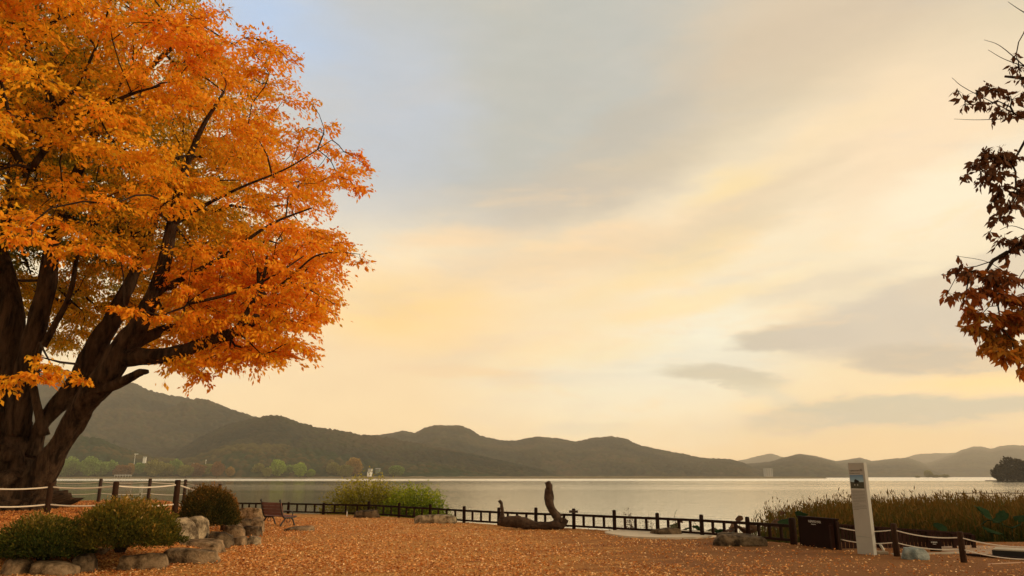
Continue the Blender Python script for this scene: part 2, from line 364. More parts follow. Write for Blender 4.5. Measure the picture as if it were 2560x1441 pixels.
hill('hills', [(-500, 985), (-200, 955), (0, 945), (100, 938), (150, 932), (200, 942), (240, 955), (290, 962), (335, 965), (370, 982), (420, 992), (480, 1003), (540, 1022), (590, 1040), (640, 1056), (700, 1085), (800, 1130), (900, 1175)], 2350, 1400, 600, 5, HM, 11, 7, 1, .62)
hill('hills', [(330, 1190), (420, 1150), (500, 1100), (560, 1072), (600, 1060), (640, 1053), (665, 1047), (690, 1045), (710, 1050), (740, 1062), (800, 1077), (860, 1085), (900, 1094), (940, 1097), (1000, 1108), (1060, 1118), (1100, 1128), (1180, 1143), (1250, 1160), (1330, 1178), (1400, 1192)], 1480, 1020, 400, 3, HM, 7.5, 5, 2, .42)
hill('hills', [(-300, 1110), (0, 1112), (150, 1105), (200, 1098), (250, 1105), (300, 1128), (380, 1150), (450, 1160), (520, 1140), (560, 1125), (620, 1118), (680, 1120), (760, 1128), (840, 1142), (900, 1158), (980, 1165), (1080, 1170), (1150, 1180), (1250, 1190)], 1120, 950, 120, 2.6, HW, 8, 5, 3, .15, .04)
hill('hills', [(820, 1150), (900, 1100), (960, 1092), (1010, 1085), (1038, 1091), (1060, 1077), (1085, 1070), (1120, 1071), (1150, 1073), (1175, 1083), (1200, 1098), (1250, 1107), (1290, 1109), (1340, 1099), (1370, 1101), (1400, 1104), (1440, 1111), (1480, 1106), (1530, 1105), (1565, 1112), (1600, 1124), (1650, 1134), (1700, 1144), (1745, 1154), (1790, 1156), (1830, 1158), (1865, 1168), (1900, 1186), (1930, 1196)], 2800, 1500, 600, 6.5, HM, 12, 7, 4, .45)
hill('hills', [(1640, 1165), (1720, 1158), (1850, 1166), (1900, 1162), (1930, 1158), (1955, 1150), (1990, 1142), (2010, 1142), (2040, 1148), (2080, 1158), (2110, 1170), (2150, 1188)], 3300, 1700, 500, 11, HM, 16, 6, 5, .15)
hill('hills', [(1850, 1172), (1930, 1162), (1965, 1150), (1998, 1138), (2040, 1144), (2090, 1157), (2120, 1153), (2148, 1148), (2180, 1157), (2240, 1150), (2270, 1149), (2300, 1159), (2330, 1171), (2370, 1188), (2400, 1196)], 4900, 2300, 700, 16, HM, 20, 7, 6, .15)
hill('hills', [(1760, 1175), (1840, 1156), (1880, 1147), (1925, 1135), (1950, 1143), (1980, 1152), (2060, 1170)], 6800, 5500, 800, 24, HM, 30, 8, 7, .1)
hill('hills', [(2100, 1180), (2200, 1172), (2270, 1165), (2330, 1158), (2380, 1140), (2400, 1130), (2430, 1121), (2458, 1120), (2478, 1126), (2500, 1119), (2530, 1116), (2570, 1118), (2700, 1110), (2900, 1130)], 6000, 2900, 800, 20, HM, 26, 8, 8, .15)
hill('hills', [(2150, 1170), (2240, 1156), (2270, 1144), (2300, 1136), (2350, 1135), (2395, 1134), (2420, 1130), (2500, 1150)], 7200, 6100, 450, 26, HM, 32, 8, 9, .1)
# low far bank in front of the wooded foothills
sx_ = np.linspace(-760, 420, 600); V = []
for i, x in enumerate(sx_):
    f0 = 925+12*math.sin(x/70)+ (x > 150)*(x-150)*.35; hh = 1.2+1.3*float(fbm(x/9, 0, 3, 11))*max(.0, 1-max(0, x-80)/400)
    V += [(x, f0, WZ-.4), (x, f0+6, WZ+hh*.8), (x, f0+22, WZ+hh*1.25), (x, f0+90, WZ+hh+1.2)]
Fb = [(i*4+j, i*4+4+j, i*4+5+j, i*4+1+j) for i in range(len(sx_)-1) for j in range(3)]
tag(mk('shore_bank', V, Fb, M('dry_reed_bank', (.10, .085, .03), .95, (.16, .11, .045), .08)), kind='structure')
# ---------------------------------------------------------------- haze
# (built at the end)
exec_later = []
# ---------------------------------------------------------------- tree tools
def grow(limbs, targets, step=.5, bf=.35, sag=.08, g=None, rmin=.006, kexp=.5, k0=.012):
    """limbs: [(P,R)] dense polylines; targets: Nx3.  Grows branches from the nearest limb or branch node to every target."""
    g = g or rg
    node = np.concatenate([P for P, R in limbs]); plen = np.concatenate([np.linspace(0, 4, len(P)) for P, R in limbs])
    par = [-1]*len(node); T = np.asarray(targets, float); n = len(T)
    def cost(nd, pl): return np.linalg.norm(T[:, None, :]-nd[None], axis=2)+bf*pl[None]
    C = cost(node, plen); bi = C.argmin(1); bc = C.min(1); done = np.zeros(n, bool); NB = list(map(tuple, node)); PL = list(plen); paths = []
    for _ in range(n):
        i = int(np.where(done, 1e9, bc).argmin()); done[i] = True; a = np.array(NB[bi[i]]); b = T[i]; L = np.linalg.norm(b-a)
        m = max(2, int(L/step)); idx = [int(bi[i])]; perp = g.normal(size=3)*L*.06
        new = []; npl = []
        for k in range(1, m+1):
            t = k/m; p = a+(b-a)*t+np.array((0, 0, sag*L))*math.sin(math.pi*t)+perp*math.sin(math.pi*t)+g.normal(size=3)*.03*L*(t < 1)
            par.append(idx[-1]); NB.append(tuple(p)); PL.append(PL[idx[0]]+L*t); idx.append(len(NB)-1); new.append(p); npl.append(PL[-1])
        paths.append(idx); C2 = cost(np.array(new), np.array(npl)); b2 = C2.min(1); a2 = C2.argmin(1)+len(NB)-len(new)
        k = b2 < bc; bc = np.where(k, b2, bc); bi = np.where(k, a2, bi)
    w = np.zeros(len(NB))
    for idx in paths[::-1]:
        w[idx[-1]] += 1
        for k in range(len(idx)-1, 0, -1): w[idx[k-1]] += w[idx[k]] if k > 0 else 0
    NB = np.array(NB)
    out = []
    for idx in paths:
        ww = np.maximum.accumulate(w[idx[1:]][::-1])[::-1]; r = np.maximum(rmin, k0*ww**kexp); r = np.concatenate([[r[0]*1.1], r])
        r[-1] = min(r[-1], .012); out.append((NB[idx], r))
    return out
def foliage(centers, rad, nleaf, L, droop=.7, flat=.45, org=None, twig=6, g=None, ratio=.38, tw_r=.004, gap=0):
    """sprays: twigs fan out of every cluster centre, leaves sit along them"""
    g = g or rg; LC = []; LD = []; LS = []; own = []; tw = []
    for i, c in enumerate(centers):
        c = np.asarray(c, float); r = rad[i]; k = max(3, int(twig*(.7+.6*g.random()))); m = max(1, int(nleaf[i]/k))
        out = nrm(c-np.asarray(org)) if org is not None else np.array((0, 0, 1.))
        for j in range(k):
            d = nrm(g.normal(size=3)*np.array((1, 1, flat))+out*.55*np.array((1, 1, .4))); Lr = r*(.55+.6*g.random())
            t = np.linspace(0, 1, 4)[:, None]; P = c+d*t*Lr+np.array((0, 0, -1))*(t**2)*Lr*.28; P[1:] += g.normal(size=(3, 3))*.03*r
            tw.append((P, np.array([tw_r*1.5, tw_r, tw_r*.7, tw_r*.3])))
            tt = g.random(m)**.75; q = np.stack([np.interp(tt, t[:, 0], P[:, a]) for a in range(3)], 1)+g.normal(size=(m, 3))*np.array((1, 1, .42))*.13*r
            LC.append(q); dd = d+g.normal(size=(m, 3))*.55+np.array((0, 0, -droop)); LD.append(dd); LS.append(L*(.5+.85*g.random(m))); own.append(np.full(m, i))
    LC = np.concatenate(LC); LD = np.concatenate(LD); LS = np.concatenate(LS); own = np.concatenate(own)
    V, Fc = leaf_mesh(LC, LD, LS, ratio, g); return V, Fc, LC, own, tw
def inpoly(x, y, P):
    P = np.array(P, float); n = len(P); c = np.zeros(np.shape(x), bool); j = n-1
    for i in range(n):
        xi, yi = P[i]; xj, yj = P[j]
        k = ((yi > y) != (yj > y)) & (x < (xj-xi)*(y-yi)/((yj-yi)+1e-9)+xi); c ^= k; j = i
    return c
def bark_tube(bb, P, R, n=22, seed=0, amp=.12):
    Q, r = smooth_path(P, R, 6); V, Fc = tube(Q, r, n); m = len(Q)
    V = V.copy(); a = np.tile(np.linspace(0, 1, n, endpoint=False), m); l = np.repeat(np.arange(m)*.35, n)
    cen = np.repeat(Q, n, 0); rr = np.repeat(r, n)
    k = amp*((vn(np.abs(a-.5)*14, l*.5, seed)-.5)*1.3+(vn(np.abs(a-.5)*34, l*1.3, seed+4)-.5)*.9)
    V = V+nrm(V-cen)*(rr*k)[:, None]; bb.add(V, Fc)
    return Q, r
BARK = M('grey_brown_bark', (.016, .010, .007), .95, (.088, .054, .032), 2.6, 1, 7, (2.4, 2.4, .55), .06, detail=9)
BARK.node_tree.nodes['Bump'].inputs['Distance'].default_value = .09
e_ = [x for x in BARK.node_tree.nodes if x.type == 'VALTORGB'][0].color_ramp.elements; e_[0].position = .38; e_[1].position = .64
BARKD = M('dark_branch_bark', (.018, .012, .008), .95, (.045, .028, .018), 5, .4, 20, (1, 1, 1), .1)
# ---------------------------------------------------------------- the great autumn tree
TY = 21.0
def pr(w, Y): return w/2*Y/F
def limb(pts):                            # (px, py, width px, depth)
    return [at(x, y, Y) for x, y, w, Y in pts], [pr(w, Y) for x, y, w, Y in pts]
LIMBS = [
 [(0, 1300, 330, 21), (-6, 1268, 285, 21), (-14, 1230, 252, 21), (-22, 1160, 225, 21), (-26, 1080, 205, 21), (-30, 1000, 178, 21), (-34, 930, 150, 21.1), (-42, 850, 120, 21.3), (-60, 740, 100, 21.6), (-80, 600, 84, 22), (-95, 400, 66, 22.4), (-100, 150, 40, 22.6), (-95, -120, 18, 22.8)],
 [(60, 1290, 150, 20.6), (72, 1240, 98, 20.5), (104, 1190, 76, 20.3), (128, 1145, 64, 20.2), (158, 1100, 55, 20.1), (187, 1052, 61, 20), (215, 1005, 66, 19.8), (250, 962, 68, 19.7), (284, 912, 68, 19.6), (312, 862, 62, 19.6), (345, 815, 52, 19.5), (385, 735, 42, 19.4), (412, 650, 36, 19.2), (430, 560, 29, 19), (455, 450, 22, 19), (500, 330, 15, 18.8), (560, 230, 8, 18.6)],
 [(300, 898, 50, 19.6), (345, 893, 46, 19.4), (400, 890, 44, 19.2), (455, 878, 38, 19), (505, 860, 35, 18.9), (550, 842, 31, 18.8), (590, 830, 26, 18.8), (620, 815, 22, 18.8), (638, 796, 22, 18.8), (641, 786, 15, 18.8)],
 [(248, 975, 34, 19.6), (290, 962, 30, 19.5), (325, 945, 24, 19.4), (352, 932, 20, 19.3), (371, 930, 10, 19.3)],
 [(84, 1140, 44, 20.9), (98, 1075, 36, 20.9), (124, 1036, 40, 21), (150, 1006, 47, 21), (194, 955, 54, 21.1), (220, 905, 56, 21.1), (246, 855, 54, 21.1), (278, 808, 50, 21.2), (300, 757, 40, 21.3), (326, 705, 34, 21.5), (348, 650, 28, 21.8), (372, 590, 24, 22), (400, 520, 19, 22.4), (440, 420, 13, 22.8)],
 [(40, 1090, 70, 20.7), (52, 1000, 62, 20.6), (66, 930, 58, 20.5), (80, 860, 54, 20.4), (98, 790, 52, 20.4), (118, 715, 48, 20.4), (128, 640, 44, 20.4), (150, 540, 34, 20.2), (200, 420, 28, 20), (260, 300, 22, 19.7), (370, 175, 15, 19.5), (500, 60, 9, 19.3)],
 [(108, 865, 20, 20.4), (135, 815, 18, 20.3), (165, 760, 16, 20.2), (182, 705, 14, 20), (195, 620, 10, 19.9)],
 [(112, 1090, 30, 20.6), (98, 1040, 24, 20.5), (86, 985, 20, 20.5), (78, 940, 20, 20.4)],
 [(0, 1010, 80, 20.8), (16, 930, 76, 20.7), (24, 860, 70, 20.7), (30, 790, 62, 20.7), (18, 700, 52, 20.8), (-5, 600, 44, 20.9), (30, 480, 36, 20.8), (45, 340, 28, 20.6), (110, 150, 18, 20.5), (160, -60, 10, 20.5)],
 [(322, 868, 40, 19.7), (350, 850, 38, 20.2), (380, 838, 32, 20.7), (420, 822, 25, 21.2), (480, 815, 18, 21.7), (560, 800, 10, 22)],
 [(430, 560, 18, 19), (500, 520, 12, 18.8), (600, 470, 8, 18.6), (720, 420, 4.5, 18.6), (830, 350, 2, 18.6)],
 [(385, 735, 24, 19.4), (470, 690, 16, 19.6), (560, 640, 12, 19.8), (680, 560, 8, 20), (780, 520, 4, 20)],
 [(590, 830, 16, 18.8), (640, 740, 12, 19), (660, 690, 9, 19.1), (668, 640, 5, 19.2)],
 [(648, 722, 9, 19), (700, 712, 7, 19), (740, 680, 6, 19), (790, 640, 5, 19), (850, 632, 3.5, 19), (900, 636, 1.5, 19)],
 [(470, 760, 9, 18.6), (560, 740, 8, 18.5), (640, 712, 7, 18.5), (700, 680, 5, 18.5), (760, 640, 3.5, 18.5)],
 [(80, 420, 20, 17), (170, 305, 18, 16.5), (250, 270, 14, 16), (330, 235, 9, 15.6), (400, 215, 5, 15.3)],
 [(150, 540, 20, 20.2), (60, 430, 20, 18.6), (80, 420, 18, 17)],
]
tree = root('autumn_tree', (at(-6, 1268, 21).x, 21, .7), 'huge old tree with a massive forked trunk and glowing orange autumn leaves at the left', 'tree')
off = np.array(tree.location)
bb = B(); limbs = []
for i, L in enumerate(LIMBS):
    P, R = limb(L); R = [q*(.93 if i == 0 else .88) for q in R]; Q, r = bark_tube(bb, P, R, 40 if i < 2 else 20, i*7, .30 if i == 0 else .2)
    limbs.append((Q, r))
# root flare
for k in range(9):
    a = k/9*2*math.pi+.3; bx = at(-6, 1268, 21); r0 = 1.25
    P = [(bx.x+math.cos(a)*r0*q, bx.y+math.sin(a)*r0*q, z) for q, z in ((.55, 2.0), (.74, 1.15), (.95, .8), (1.25, .55))]
    bark_tube(bb, P, [.26, .30, .22, .10], 12, k, .1)
V = np.array(bb.V)-off; o = mk('trunk', V, bb.F, BARK, tree, smooth=True)
SIL = [(-900, -900), (540, -900), (560, -200), (560, 0), (575, 60), (640, 78), (735, 85), (742, 150), (735, 205), (800, 245), (785, 285), (830, 300), (850, 345), (890, 372), (925, 402), (905, 440), (905, 482), (875, 500), (868, 530), (852, 560), (880, 600), (925, 640), (920, 680), (850, 700), (835, 730), (860, 755), (835, 800), (800, 822), (735, 838), (790, 868), (760, 896), (690, 902), (630, 900), (560, 905), (520, 955), (470, 950), (435, 930), (450, 905), (380, 895), (300, 870), (230, 880), (150, 900), (0, 890), (-900, 890)]
g = np.random.default_rng(3)
cc = np.array(at(-60, 560, 21.5)); cc[2] = 10.5
targets = []; rad = []; nl = []; tn = []
def clear_zone(x, y, Y):                   # limbs stay visible below the front foliage
    return (Y < 21.8) & (y > 600+.45*np.clip(x-150, 0, 600)) & (x < 520) & (y < 1300)
tries = 0
while len(targets) < 1500 and tries < 90000:
    tries += 1
    d = nrm(g.normal(size=3)); q = (.25+.75*g.random()**.55)
    p = cc+d*q*np.array((11.6, 10.5, 8.6))
    if p[2] < 4.3 or p[1] < 9: continue
    x, y, f = proj(p); r = .62+.5*g.random(); m = r*F/f*.75
    if x < -520 and g.random() < .8: continue
    if y < -420 and g.random() < .8: continue
    if not (inpoly(x+m, y, SIL) and inpoly(x, y+m*.5, SIL) and inpoly(x+m*.6, y-m*.5, SIL)): continue
    if clear_zone(x, y+m*.5, p[1]): continue
    if y > 640 and x < 420 and g.random() < .45: continue
    if len(targets) and np.min(np.linalg.norm(np.array(targets)-p, axis=1)) < .55: continue
    targets.append(p); rad.append(r); nl.append(int(270*(r/.85)**2)); tn.append(None)
for _ in range(900):                      # lower right skirts and the leaves seen behind the limbs
    if g.random() < .5: x, y, Y = 430+380*g.random(), 640+270*g.random(), 18.2+3.6*g.random()
    else: x, y, Y = 100+420*g.random(), 610+250*g.random(), 23+5*g.random()
    p = np.array(at(x, y, Y)); r = .5+.25*g.random()
    if not inpoly(np.float64(x+r*60), np.float64(y+12), SIL) or np.min(np.linalg.norm(np.array(targets)-p, axis=1)) < .55: continue
    if Y > 22 and fbm(x/70., y/45., 2, 5) < .53: continue
    targets.append(p); rad.append(r); nl.append(190 if Y < 22 else 170); tn.append(None)
NT0 = len(targets)
# sprays the photo shows one by one: px, py, depth, radius, leaves
for x, y, Y, r, k in [(610, 95, 20, .7, 120), (690, 120, 20, .7, 110), (720, 150, 20, .5, 60), (780, 262, 20, .45, 60), (810, 320, 19.5, .6, 90), (860, 380, 19, .6, 110),
    (900, 405, 19, .4, 60), (890, 470, 19, .45, 160), (845, 440, 19, .6, 120), (560, 30, 20, .5, 60), (870, 640, 19, .6, 90), (905, 655, 19, .45, 60), (850, 620, 19, .5, 60),
    (835, 760, 19, .45, 60), (800, 740, 19, .5, 60), (760, 720, 19, .6, 80), (760, 875, 19.3, .5, 190), (700, 880, 19.3, .7, 330), (640, 885, 19.4, .7, 330), (580, 885, 19.5, .6, 260),
    (500, 935, 19.4, .55, 230), (470, 915, 19.4, .5, 180), (440, 900, 19.6, .4, 90), (530, 900, 19.4, .5, 150), (690, 790, 18.8, .6, 260), (760, 800, 19, .5, 220), (620, 790, 18.5, .5, 150),
    (35, 945, 15.5, .42, 110), (85, 935, 15.5, .45, 130), (130, 915, 16, .5, 200), (150, 940, 16, .45, 130), (200, 945, 16.5, .35, 70), (215, 950, 16.5, .22, 45), (10, 960, 15.5, .4, 80), (90, 890, 17, .35, 60),
    (20, 590, 13, .5, 120), (80, 600, 13.5, .5, 110), (60, 575, 14, .6, 150), (160, 625, 16, .6, 160), (220, 620, 16, .6, 160), (300, 640, 17, .6, 150), (290, 770, 17.5, .5, 150), (330, 775, 17.5, .5, 140), (400, 790, 17.8, .5, 140), (460, 790, 18, .5, 160)]:
    targets.append(np.array(at(x, y, Y))); rad.append(r*.9); nl.append(k); tn.append(None)
rx, _, _ = proj(np.array(targets)); nl = [int(k*(.85 if q > 700 else 1)) if i < NT0 else k for i, (k, q) in enumerate(zip(nl, rx))]
br = grow([(P[::2], R[::2]) for P, R in limbs[1:]]+[(limbs[0][0][14::2], limbs[0][1][14::2])], targets, g=g, k0=.011)
V, Fc, LC, own, tw = foliage(targets, rad, nl, .135, .85, .22, cc-np.array((0, 0, 3)), 9, g, .47)
x, y, f = proj(LC); Tg = np.array(targets)
# colour of the leaves differs through the crown: gold front, vermilion to the right, olive inside
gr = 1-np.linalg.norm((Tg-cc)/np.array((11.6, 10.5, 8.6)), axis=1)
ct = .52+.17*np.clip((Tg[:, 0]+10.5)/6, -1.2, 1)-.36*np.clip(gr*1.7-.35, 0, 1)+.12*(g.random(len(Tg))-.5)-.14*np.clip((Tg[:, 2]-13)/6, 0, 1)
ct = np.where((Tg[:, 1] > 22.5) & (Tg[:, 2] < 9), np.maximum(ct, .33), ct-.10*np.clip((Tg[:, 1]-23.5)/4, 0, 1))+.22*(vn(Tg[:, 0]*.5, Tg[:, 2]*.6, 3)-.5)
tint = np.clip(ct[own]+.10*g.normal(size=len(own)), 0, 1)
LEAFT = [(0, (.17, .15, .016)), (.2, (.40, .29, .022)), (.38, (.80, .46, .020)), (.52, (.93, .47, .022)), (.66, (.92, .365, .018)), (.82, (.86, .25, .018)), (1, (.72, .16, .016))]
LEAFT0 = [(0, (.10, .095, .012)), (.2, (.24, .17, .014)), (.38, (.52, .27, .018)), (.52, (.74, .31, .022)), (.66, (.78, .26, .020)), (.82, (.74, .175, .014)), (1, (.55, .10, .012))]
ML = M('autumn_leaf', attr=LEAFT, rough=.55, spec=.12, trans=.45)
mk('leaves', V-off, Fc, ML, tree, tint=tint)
Vb, Fb = tubes_np([(P, r) for P, r in br if r.max() > .02], 6); mk('branches', Vb-off, Fb, BARKD, tree, smooth=True)
Vb, Fb = tubes_np([(P, r) for P, r in br if r.max() <= .02]+tw, 3); mk('twigs', Vb-off, Fb, BARKD, tree)
print('leaves', len(Fc), 'clusters', len(targets))
# ---------------------------------------------------------------- tree at the right edge
rt = root('oak_tree', (11.2, 10.5, 0), 'tree at the right edge with dark hanging brown leaves on thin twigs', 'tree')
off = np.array(rt.location); bb = B(); limbs = []
for L in [[((11.2, 10.5, -.3), .34), ((11.1, 10.4, 1.5), .27), ((11.0, 10.3, 3.5), .22), ((10.8, 10, 6), .15), ((10.6, 9.9, 8.5), .08), ((10.5, 9.8, 10.5), .03)],
          [((11.0, 10.3, 3.0), .10), ((9.8, 9.7, 3.9), .06), ((8.4, 9.2, 4.4), .035), ((7.2, 8.9, 4.6), .02)],
          [((10.9, 10.2, 4.2), .10), ((9.6, 9.6, 5.2), .06), ((8.2, 9.2, 5.8), .035), ((7.0, 8.9, 6.1), .02)],
          [((10.8, 10.1, 5.4), .09), ((9.5, 9.5, 6.6), .05), ((8.0, 9.0, 7.3), .03), ((6.9, 8.8, 7.4), .018)],
          [((10.8, 10, 6.5), .08), ((9.8, 11, 7.8), .05), ((8.9, 12, 8.6), .02)]]:
    limbs.append(bark_tube(bb, [p for p, r in L], [r for p, r in L], 12, 3, .1))
mk('trunk', np.array(bb.V)-off, bb.F, BARKD, rt, smooth=True)
g = np.random.default_rng(11); tg = []; rd = []; nl = []
for x, y, r, k in [(2395, 228, .07, 4), (2412, 260, .09, 6), (2440, 232, .16, 16), (2455, 262, .17, 20), (2475, 222, .16, 18), (2500, 275, .16, 20), (2530, 250, .2, 26), (2535, 285, .16, 18), (2545, 170, .13, 12), (2540, 140, .08, 6), (2552, 200, .1, 10),
    (2470, 385, .17, 34), (2505, 395, .2, 46), (2450, 425, .16, 26), (2490, 430, .2, 46), (2530, 410, .18, 30), (2412, 440, .08, 6), (2455, 455, .1, 10), (2500, 475, .18, 30), (2540, 470, .2, 40), (2480, 505, .1, 12), (2530, 515, .18, 30), (2500, 545, .1, 12),
    (2545, 615, .18, 36), (2510, 600, .12, 14), (2520, 630, .12, 14), (2555, 590, .14, 18), (2475, 580, .03, 1), (2400, 672, .1, 10), (2425, 680, .14, 22), (2460, 690, .18, 40), (2490, 700, .2, 50), (2355, 688, .05, 3), (2370, 732, .08, 6), (2385, 740, .08, 6),
    (2415, 735, .14, 18), (2450, 730, .2, 50), (2500, 740, .22, 60), (2545, 700, .14, 14), (2550, 760, .2, 40), (2420, 770, .1, 10), (2455, 785, .18, 50), (2500, 795, .2, 60), (2545, 810, .2, 60), (2440, 820, .15, 36), (2480, 840, .2, 70), (2530, 850, .22, 70), (2510, 880, .16, 40), (2550, 895, .18, 40), (2553, 925, .1, 14)]:
    tg.append(np.array(at(x, y, 8.6+.5*g.random()))); rd.append(r*1.12); nl.append(int(k*(2.0 if y < 330 else 2.6 if y < 640 else 3.1)))
for i in range(190):
    p = np.array((7.2+5.5*g.random()+g.normal()*.3, 9.8+g.normal()*1.5, 3.6+7*g.random()))
    x, y, f = proj(p)
    if x-.5*F/f < 2570: continue
    tg.append(p); rd.append(.42); nl.append(75)
br = grow([(P[::3], R[::3]) for P, R in limbs[1:]], tg, step=.35, g=g, k0=.005, sag=.05, rmin=.004)
for a, b_, c_ in [((2460, 100), (2500, 115), (2560, 165)), ((2470, 125), (2510, 148), (2570, 170)), ((2385, 298), (2450, 300), (2570, 295)), ((2380, 195), (2420, 225), (2570, 300)), ((2390, 640), (2480, 660), (2570, 730)), ((2520, 5), (2545, 22), (2575, 40)), ((2500, 575), (2530, 565), (2575, 580))]:
    P = [np.array(at(*q, 8.8)) for q in (a, b_, c_)]; Q, r = smooth_path(P, [.003, .005, .009], 4); br.append((Q, r))
V, Fc, LC, own, tw = foliage(tg, rd, nl, .105, 1.4, .8, None, 7, g, .46, .003)
x, y, f = proj(LC); tint = np.clip((y-600)/330+.12*g.normal(size=len(y)), 0, 1)
MLR = M('brown_oak_leaf', attr=[(0, (.13, .055, .024)), (.3, (.20, .070, .022)), (.5, (.38, .10, .018)), (.75, (.34, .16, .018)), (1, (.60, .20, .022))], rough=.7, spec=.08, trans=.34)
mk('leaves', V-off, Fc, MLR, rt, tint=tint)
Vb, Fb = tubes_np(br+tw, 4); mk('branches', Vb-off, Fb, BARKD, rt)
# ---------------------------------------------------------------- bushes
def bush(name, label, cat, cx, ybase, zb, px_w, ytop, stops, n=15000, L=.055, seed=1, squash=.8, group=None, droop=.0, loose=.12, stems=26, Y=None, ratio=.45, hollow=.45):
    b0 = on(cx, ybase, zb) if Y is None else at(cx, ybase, Y); Y = b0.y; w = px_w/2*Y/F; h = at(cx, ytop, Y).z-b0.z
    g = np.random.default_rng(seed); r = root(name, b0, label, cat, group)
    d = nrm(g.normal(size=(n, 3))); d[:, 2] = np.abs(d[:, 2])*.98-.05
    q = hollow+(1-hollow)*g.random((n, 1))**.5
    lump = 1+.28*(vn(np.arctan2(d[:, 1], d[:, 0])*1.6+9, d[:, 2]*3, seed)-.5)+.16*(vn(np.arctan2(d[:, 1], d[:, 0])*5+9, d[:, 2]*8, seed+3)-.5)
    P = d*q*lump[:, None]*np.array((w, w*squash, h)); P += g.normal(size=P.shape)*loose*.3
    P[:, 2] = np.maximum(P[:, 2], .02+.1*g.random(n))
    D = d*.8+g.normal(size=P.shape)*.5+np.array((0, 0, .5-droop))
    V, Fc = leaf_mesh(P, D, L*(.6+.8*g.random(n)), ratio, g)
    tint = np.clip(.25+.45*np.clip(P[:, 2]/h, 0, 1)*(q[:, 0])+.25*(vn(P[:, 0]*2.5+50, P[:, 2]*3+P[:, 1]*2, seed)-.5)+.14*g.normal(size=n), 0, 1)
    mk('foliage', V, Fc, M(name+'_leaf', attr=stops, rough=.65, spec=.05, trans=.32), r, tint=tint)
    pl = []
    for k in range(stems):
        a = g.random()*6.28; e = nrm(np.array((math.cos(a), math.sin(a)*squash, .5+1.2*g.random()))); t = np.linspace(0, 1, 5)[:, None]
        Pq = e*t*np.array((w, w, h))*.95*(.7+.3*g.random())+g.normal(size=(5, 3))*.03*t; Pq[0] = (e*np.array((w, w, 0))*.08); Pq[0][2] = -.1; pl.append((Pq, np.linspace(.016, .004, 5)))
    Vb, Fb = tubes_np(pl, 4); mk('stem', Vb, Fb, BARKD, r); return r
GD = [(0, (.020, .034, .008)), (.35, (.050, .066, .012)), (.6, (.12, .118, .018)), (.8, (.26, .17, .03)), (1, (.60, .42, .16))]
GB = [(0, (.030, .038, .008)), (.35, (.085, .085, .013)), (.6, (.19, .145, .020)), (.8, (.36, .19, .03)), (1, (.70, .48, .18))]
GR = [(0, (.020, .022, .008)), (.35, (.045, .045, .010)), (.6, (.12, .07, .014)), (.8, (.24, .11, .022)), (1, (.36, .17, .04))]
bush('garden_bush', 'dark green rounded bush at the lower left corner, lowest of the bushes', 'bush', 108, 1392, .25, 225, 1284, GD, 26000, .05, 1, group='bushes on the leafy mound')
bush('garden_bush', 'wide olive bush with brown tips between the rope posts and the stones', 'bush', 302, 1366, .38, 280, 1247, GB, 34000, .05, 2, group='bushes on the leafy mound')
bush('garden_bush', 'tall dark russet-topped bush beside the last rope post', 'bush', 515, 1315, .42, 140, 1207, GR, 26000, .05, 3, group='bushes on the leafy mound', squash=1)
bush('garden_bush', 'small orange-brown bush hugging the right side of the dark russet bush', 'bush', 566, 1305, .36, 60, 1236, [(0, (.06, .04, .01)), (.5, (.22, .10, .02)), (1, (.42, .18, .04))], 7000, .05, 4, group='bushes on the leafy mound', squash=1)
WG = [(0, (.07, .07, .010)), (.4, (.20, .18, .016)), (.7, (.40, .33, .022)), (1, (.50, .40, .03))]
WG2 = [(0, (.04, .075, .008)), (.4, (.13, .18, .013)), (.7, (.32, .36, .02)), (1, (.44, .40, .03))]
bush('willow_shrub', 'loose olive-yellow willow shrub standing in the water behind the railing', 'shrub', 918, 1290, 0, 235, 1188, WG, 13000, .10, 5, droop=.7, group='willow shrubs at the water edge', squash=.7, loose=.55, stems=60, Y=35, ratio=.4, hollow=.05)
bush('willow_shrub', 'bright green willow shrub at the right end of the olive one behind the railing', 'shrub', 1040, 1300, 0, 170, 1208, WG2, 11000, .10, 6, droop=.6, group='willow shrubs at the water edge', squash=.9, loose=.4, stems=40, Y=33.2, ratio=.42, hollow=.05)
# ---------------------------------------------------------------- rocks
def stone(n_, a, b, r=.9):
    m = M(n_, a, r, b, 4.5, 1, 8, spec=.08, detail=9); m.node_tree.nodes['Bump'].inputs['Distance'].default_value = .07
    e = [x for x in m.node_tree.nodes if x.type == 'VALTORGB'][0].color_ramp.elements; e[0].position = .40; e[1].position = .60; return m
RM0 = [M('warm_grey_stone', (.085, .056, .030), .9, (.30, .205, .115), 3.2, 1, 9, spec=.1), M('dark_stone', (.034, .024, .015), .9, (.15, .105, .062), 2.6, 1, 9, spec=.15),
      M('pale_lichen_stone', (.10, .075, .045), .9, (.38, .29, .18), 4, 1, 8, spec=.15), M('blue_grey_stone', (.16, .19, .19), .7, (.30, .34, .33), 4, .5, 16, spec=.3)]
RM = [stone('tan_stone', (.070, .045, .024), (.31, .215, .125)), stone('brown_stone', (.026, .018, .011), (.16, .112, .066)), stone('pale_stone', (.085, .062, .038), (.42, .33, .21)), stone('blue_stone', (.12, .15, .15), (.30, .33, .31), .8)]
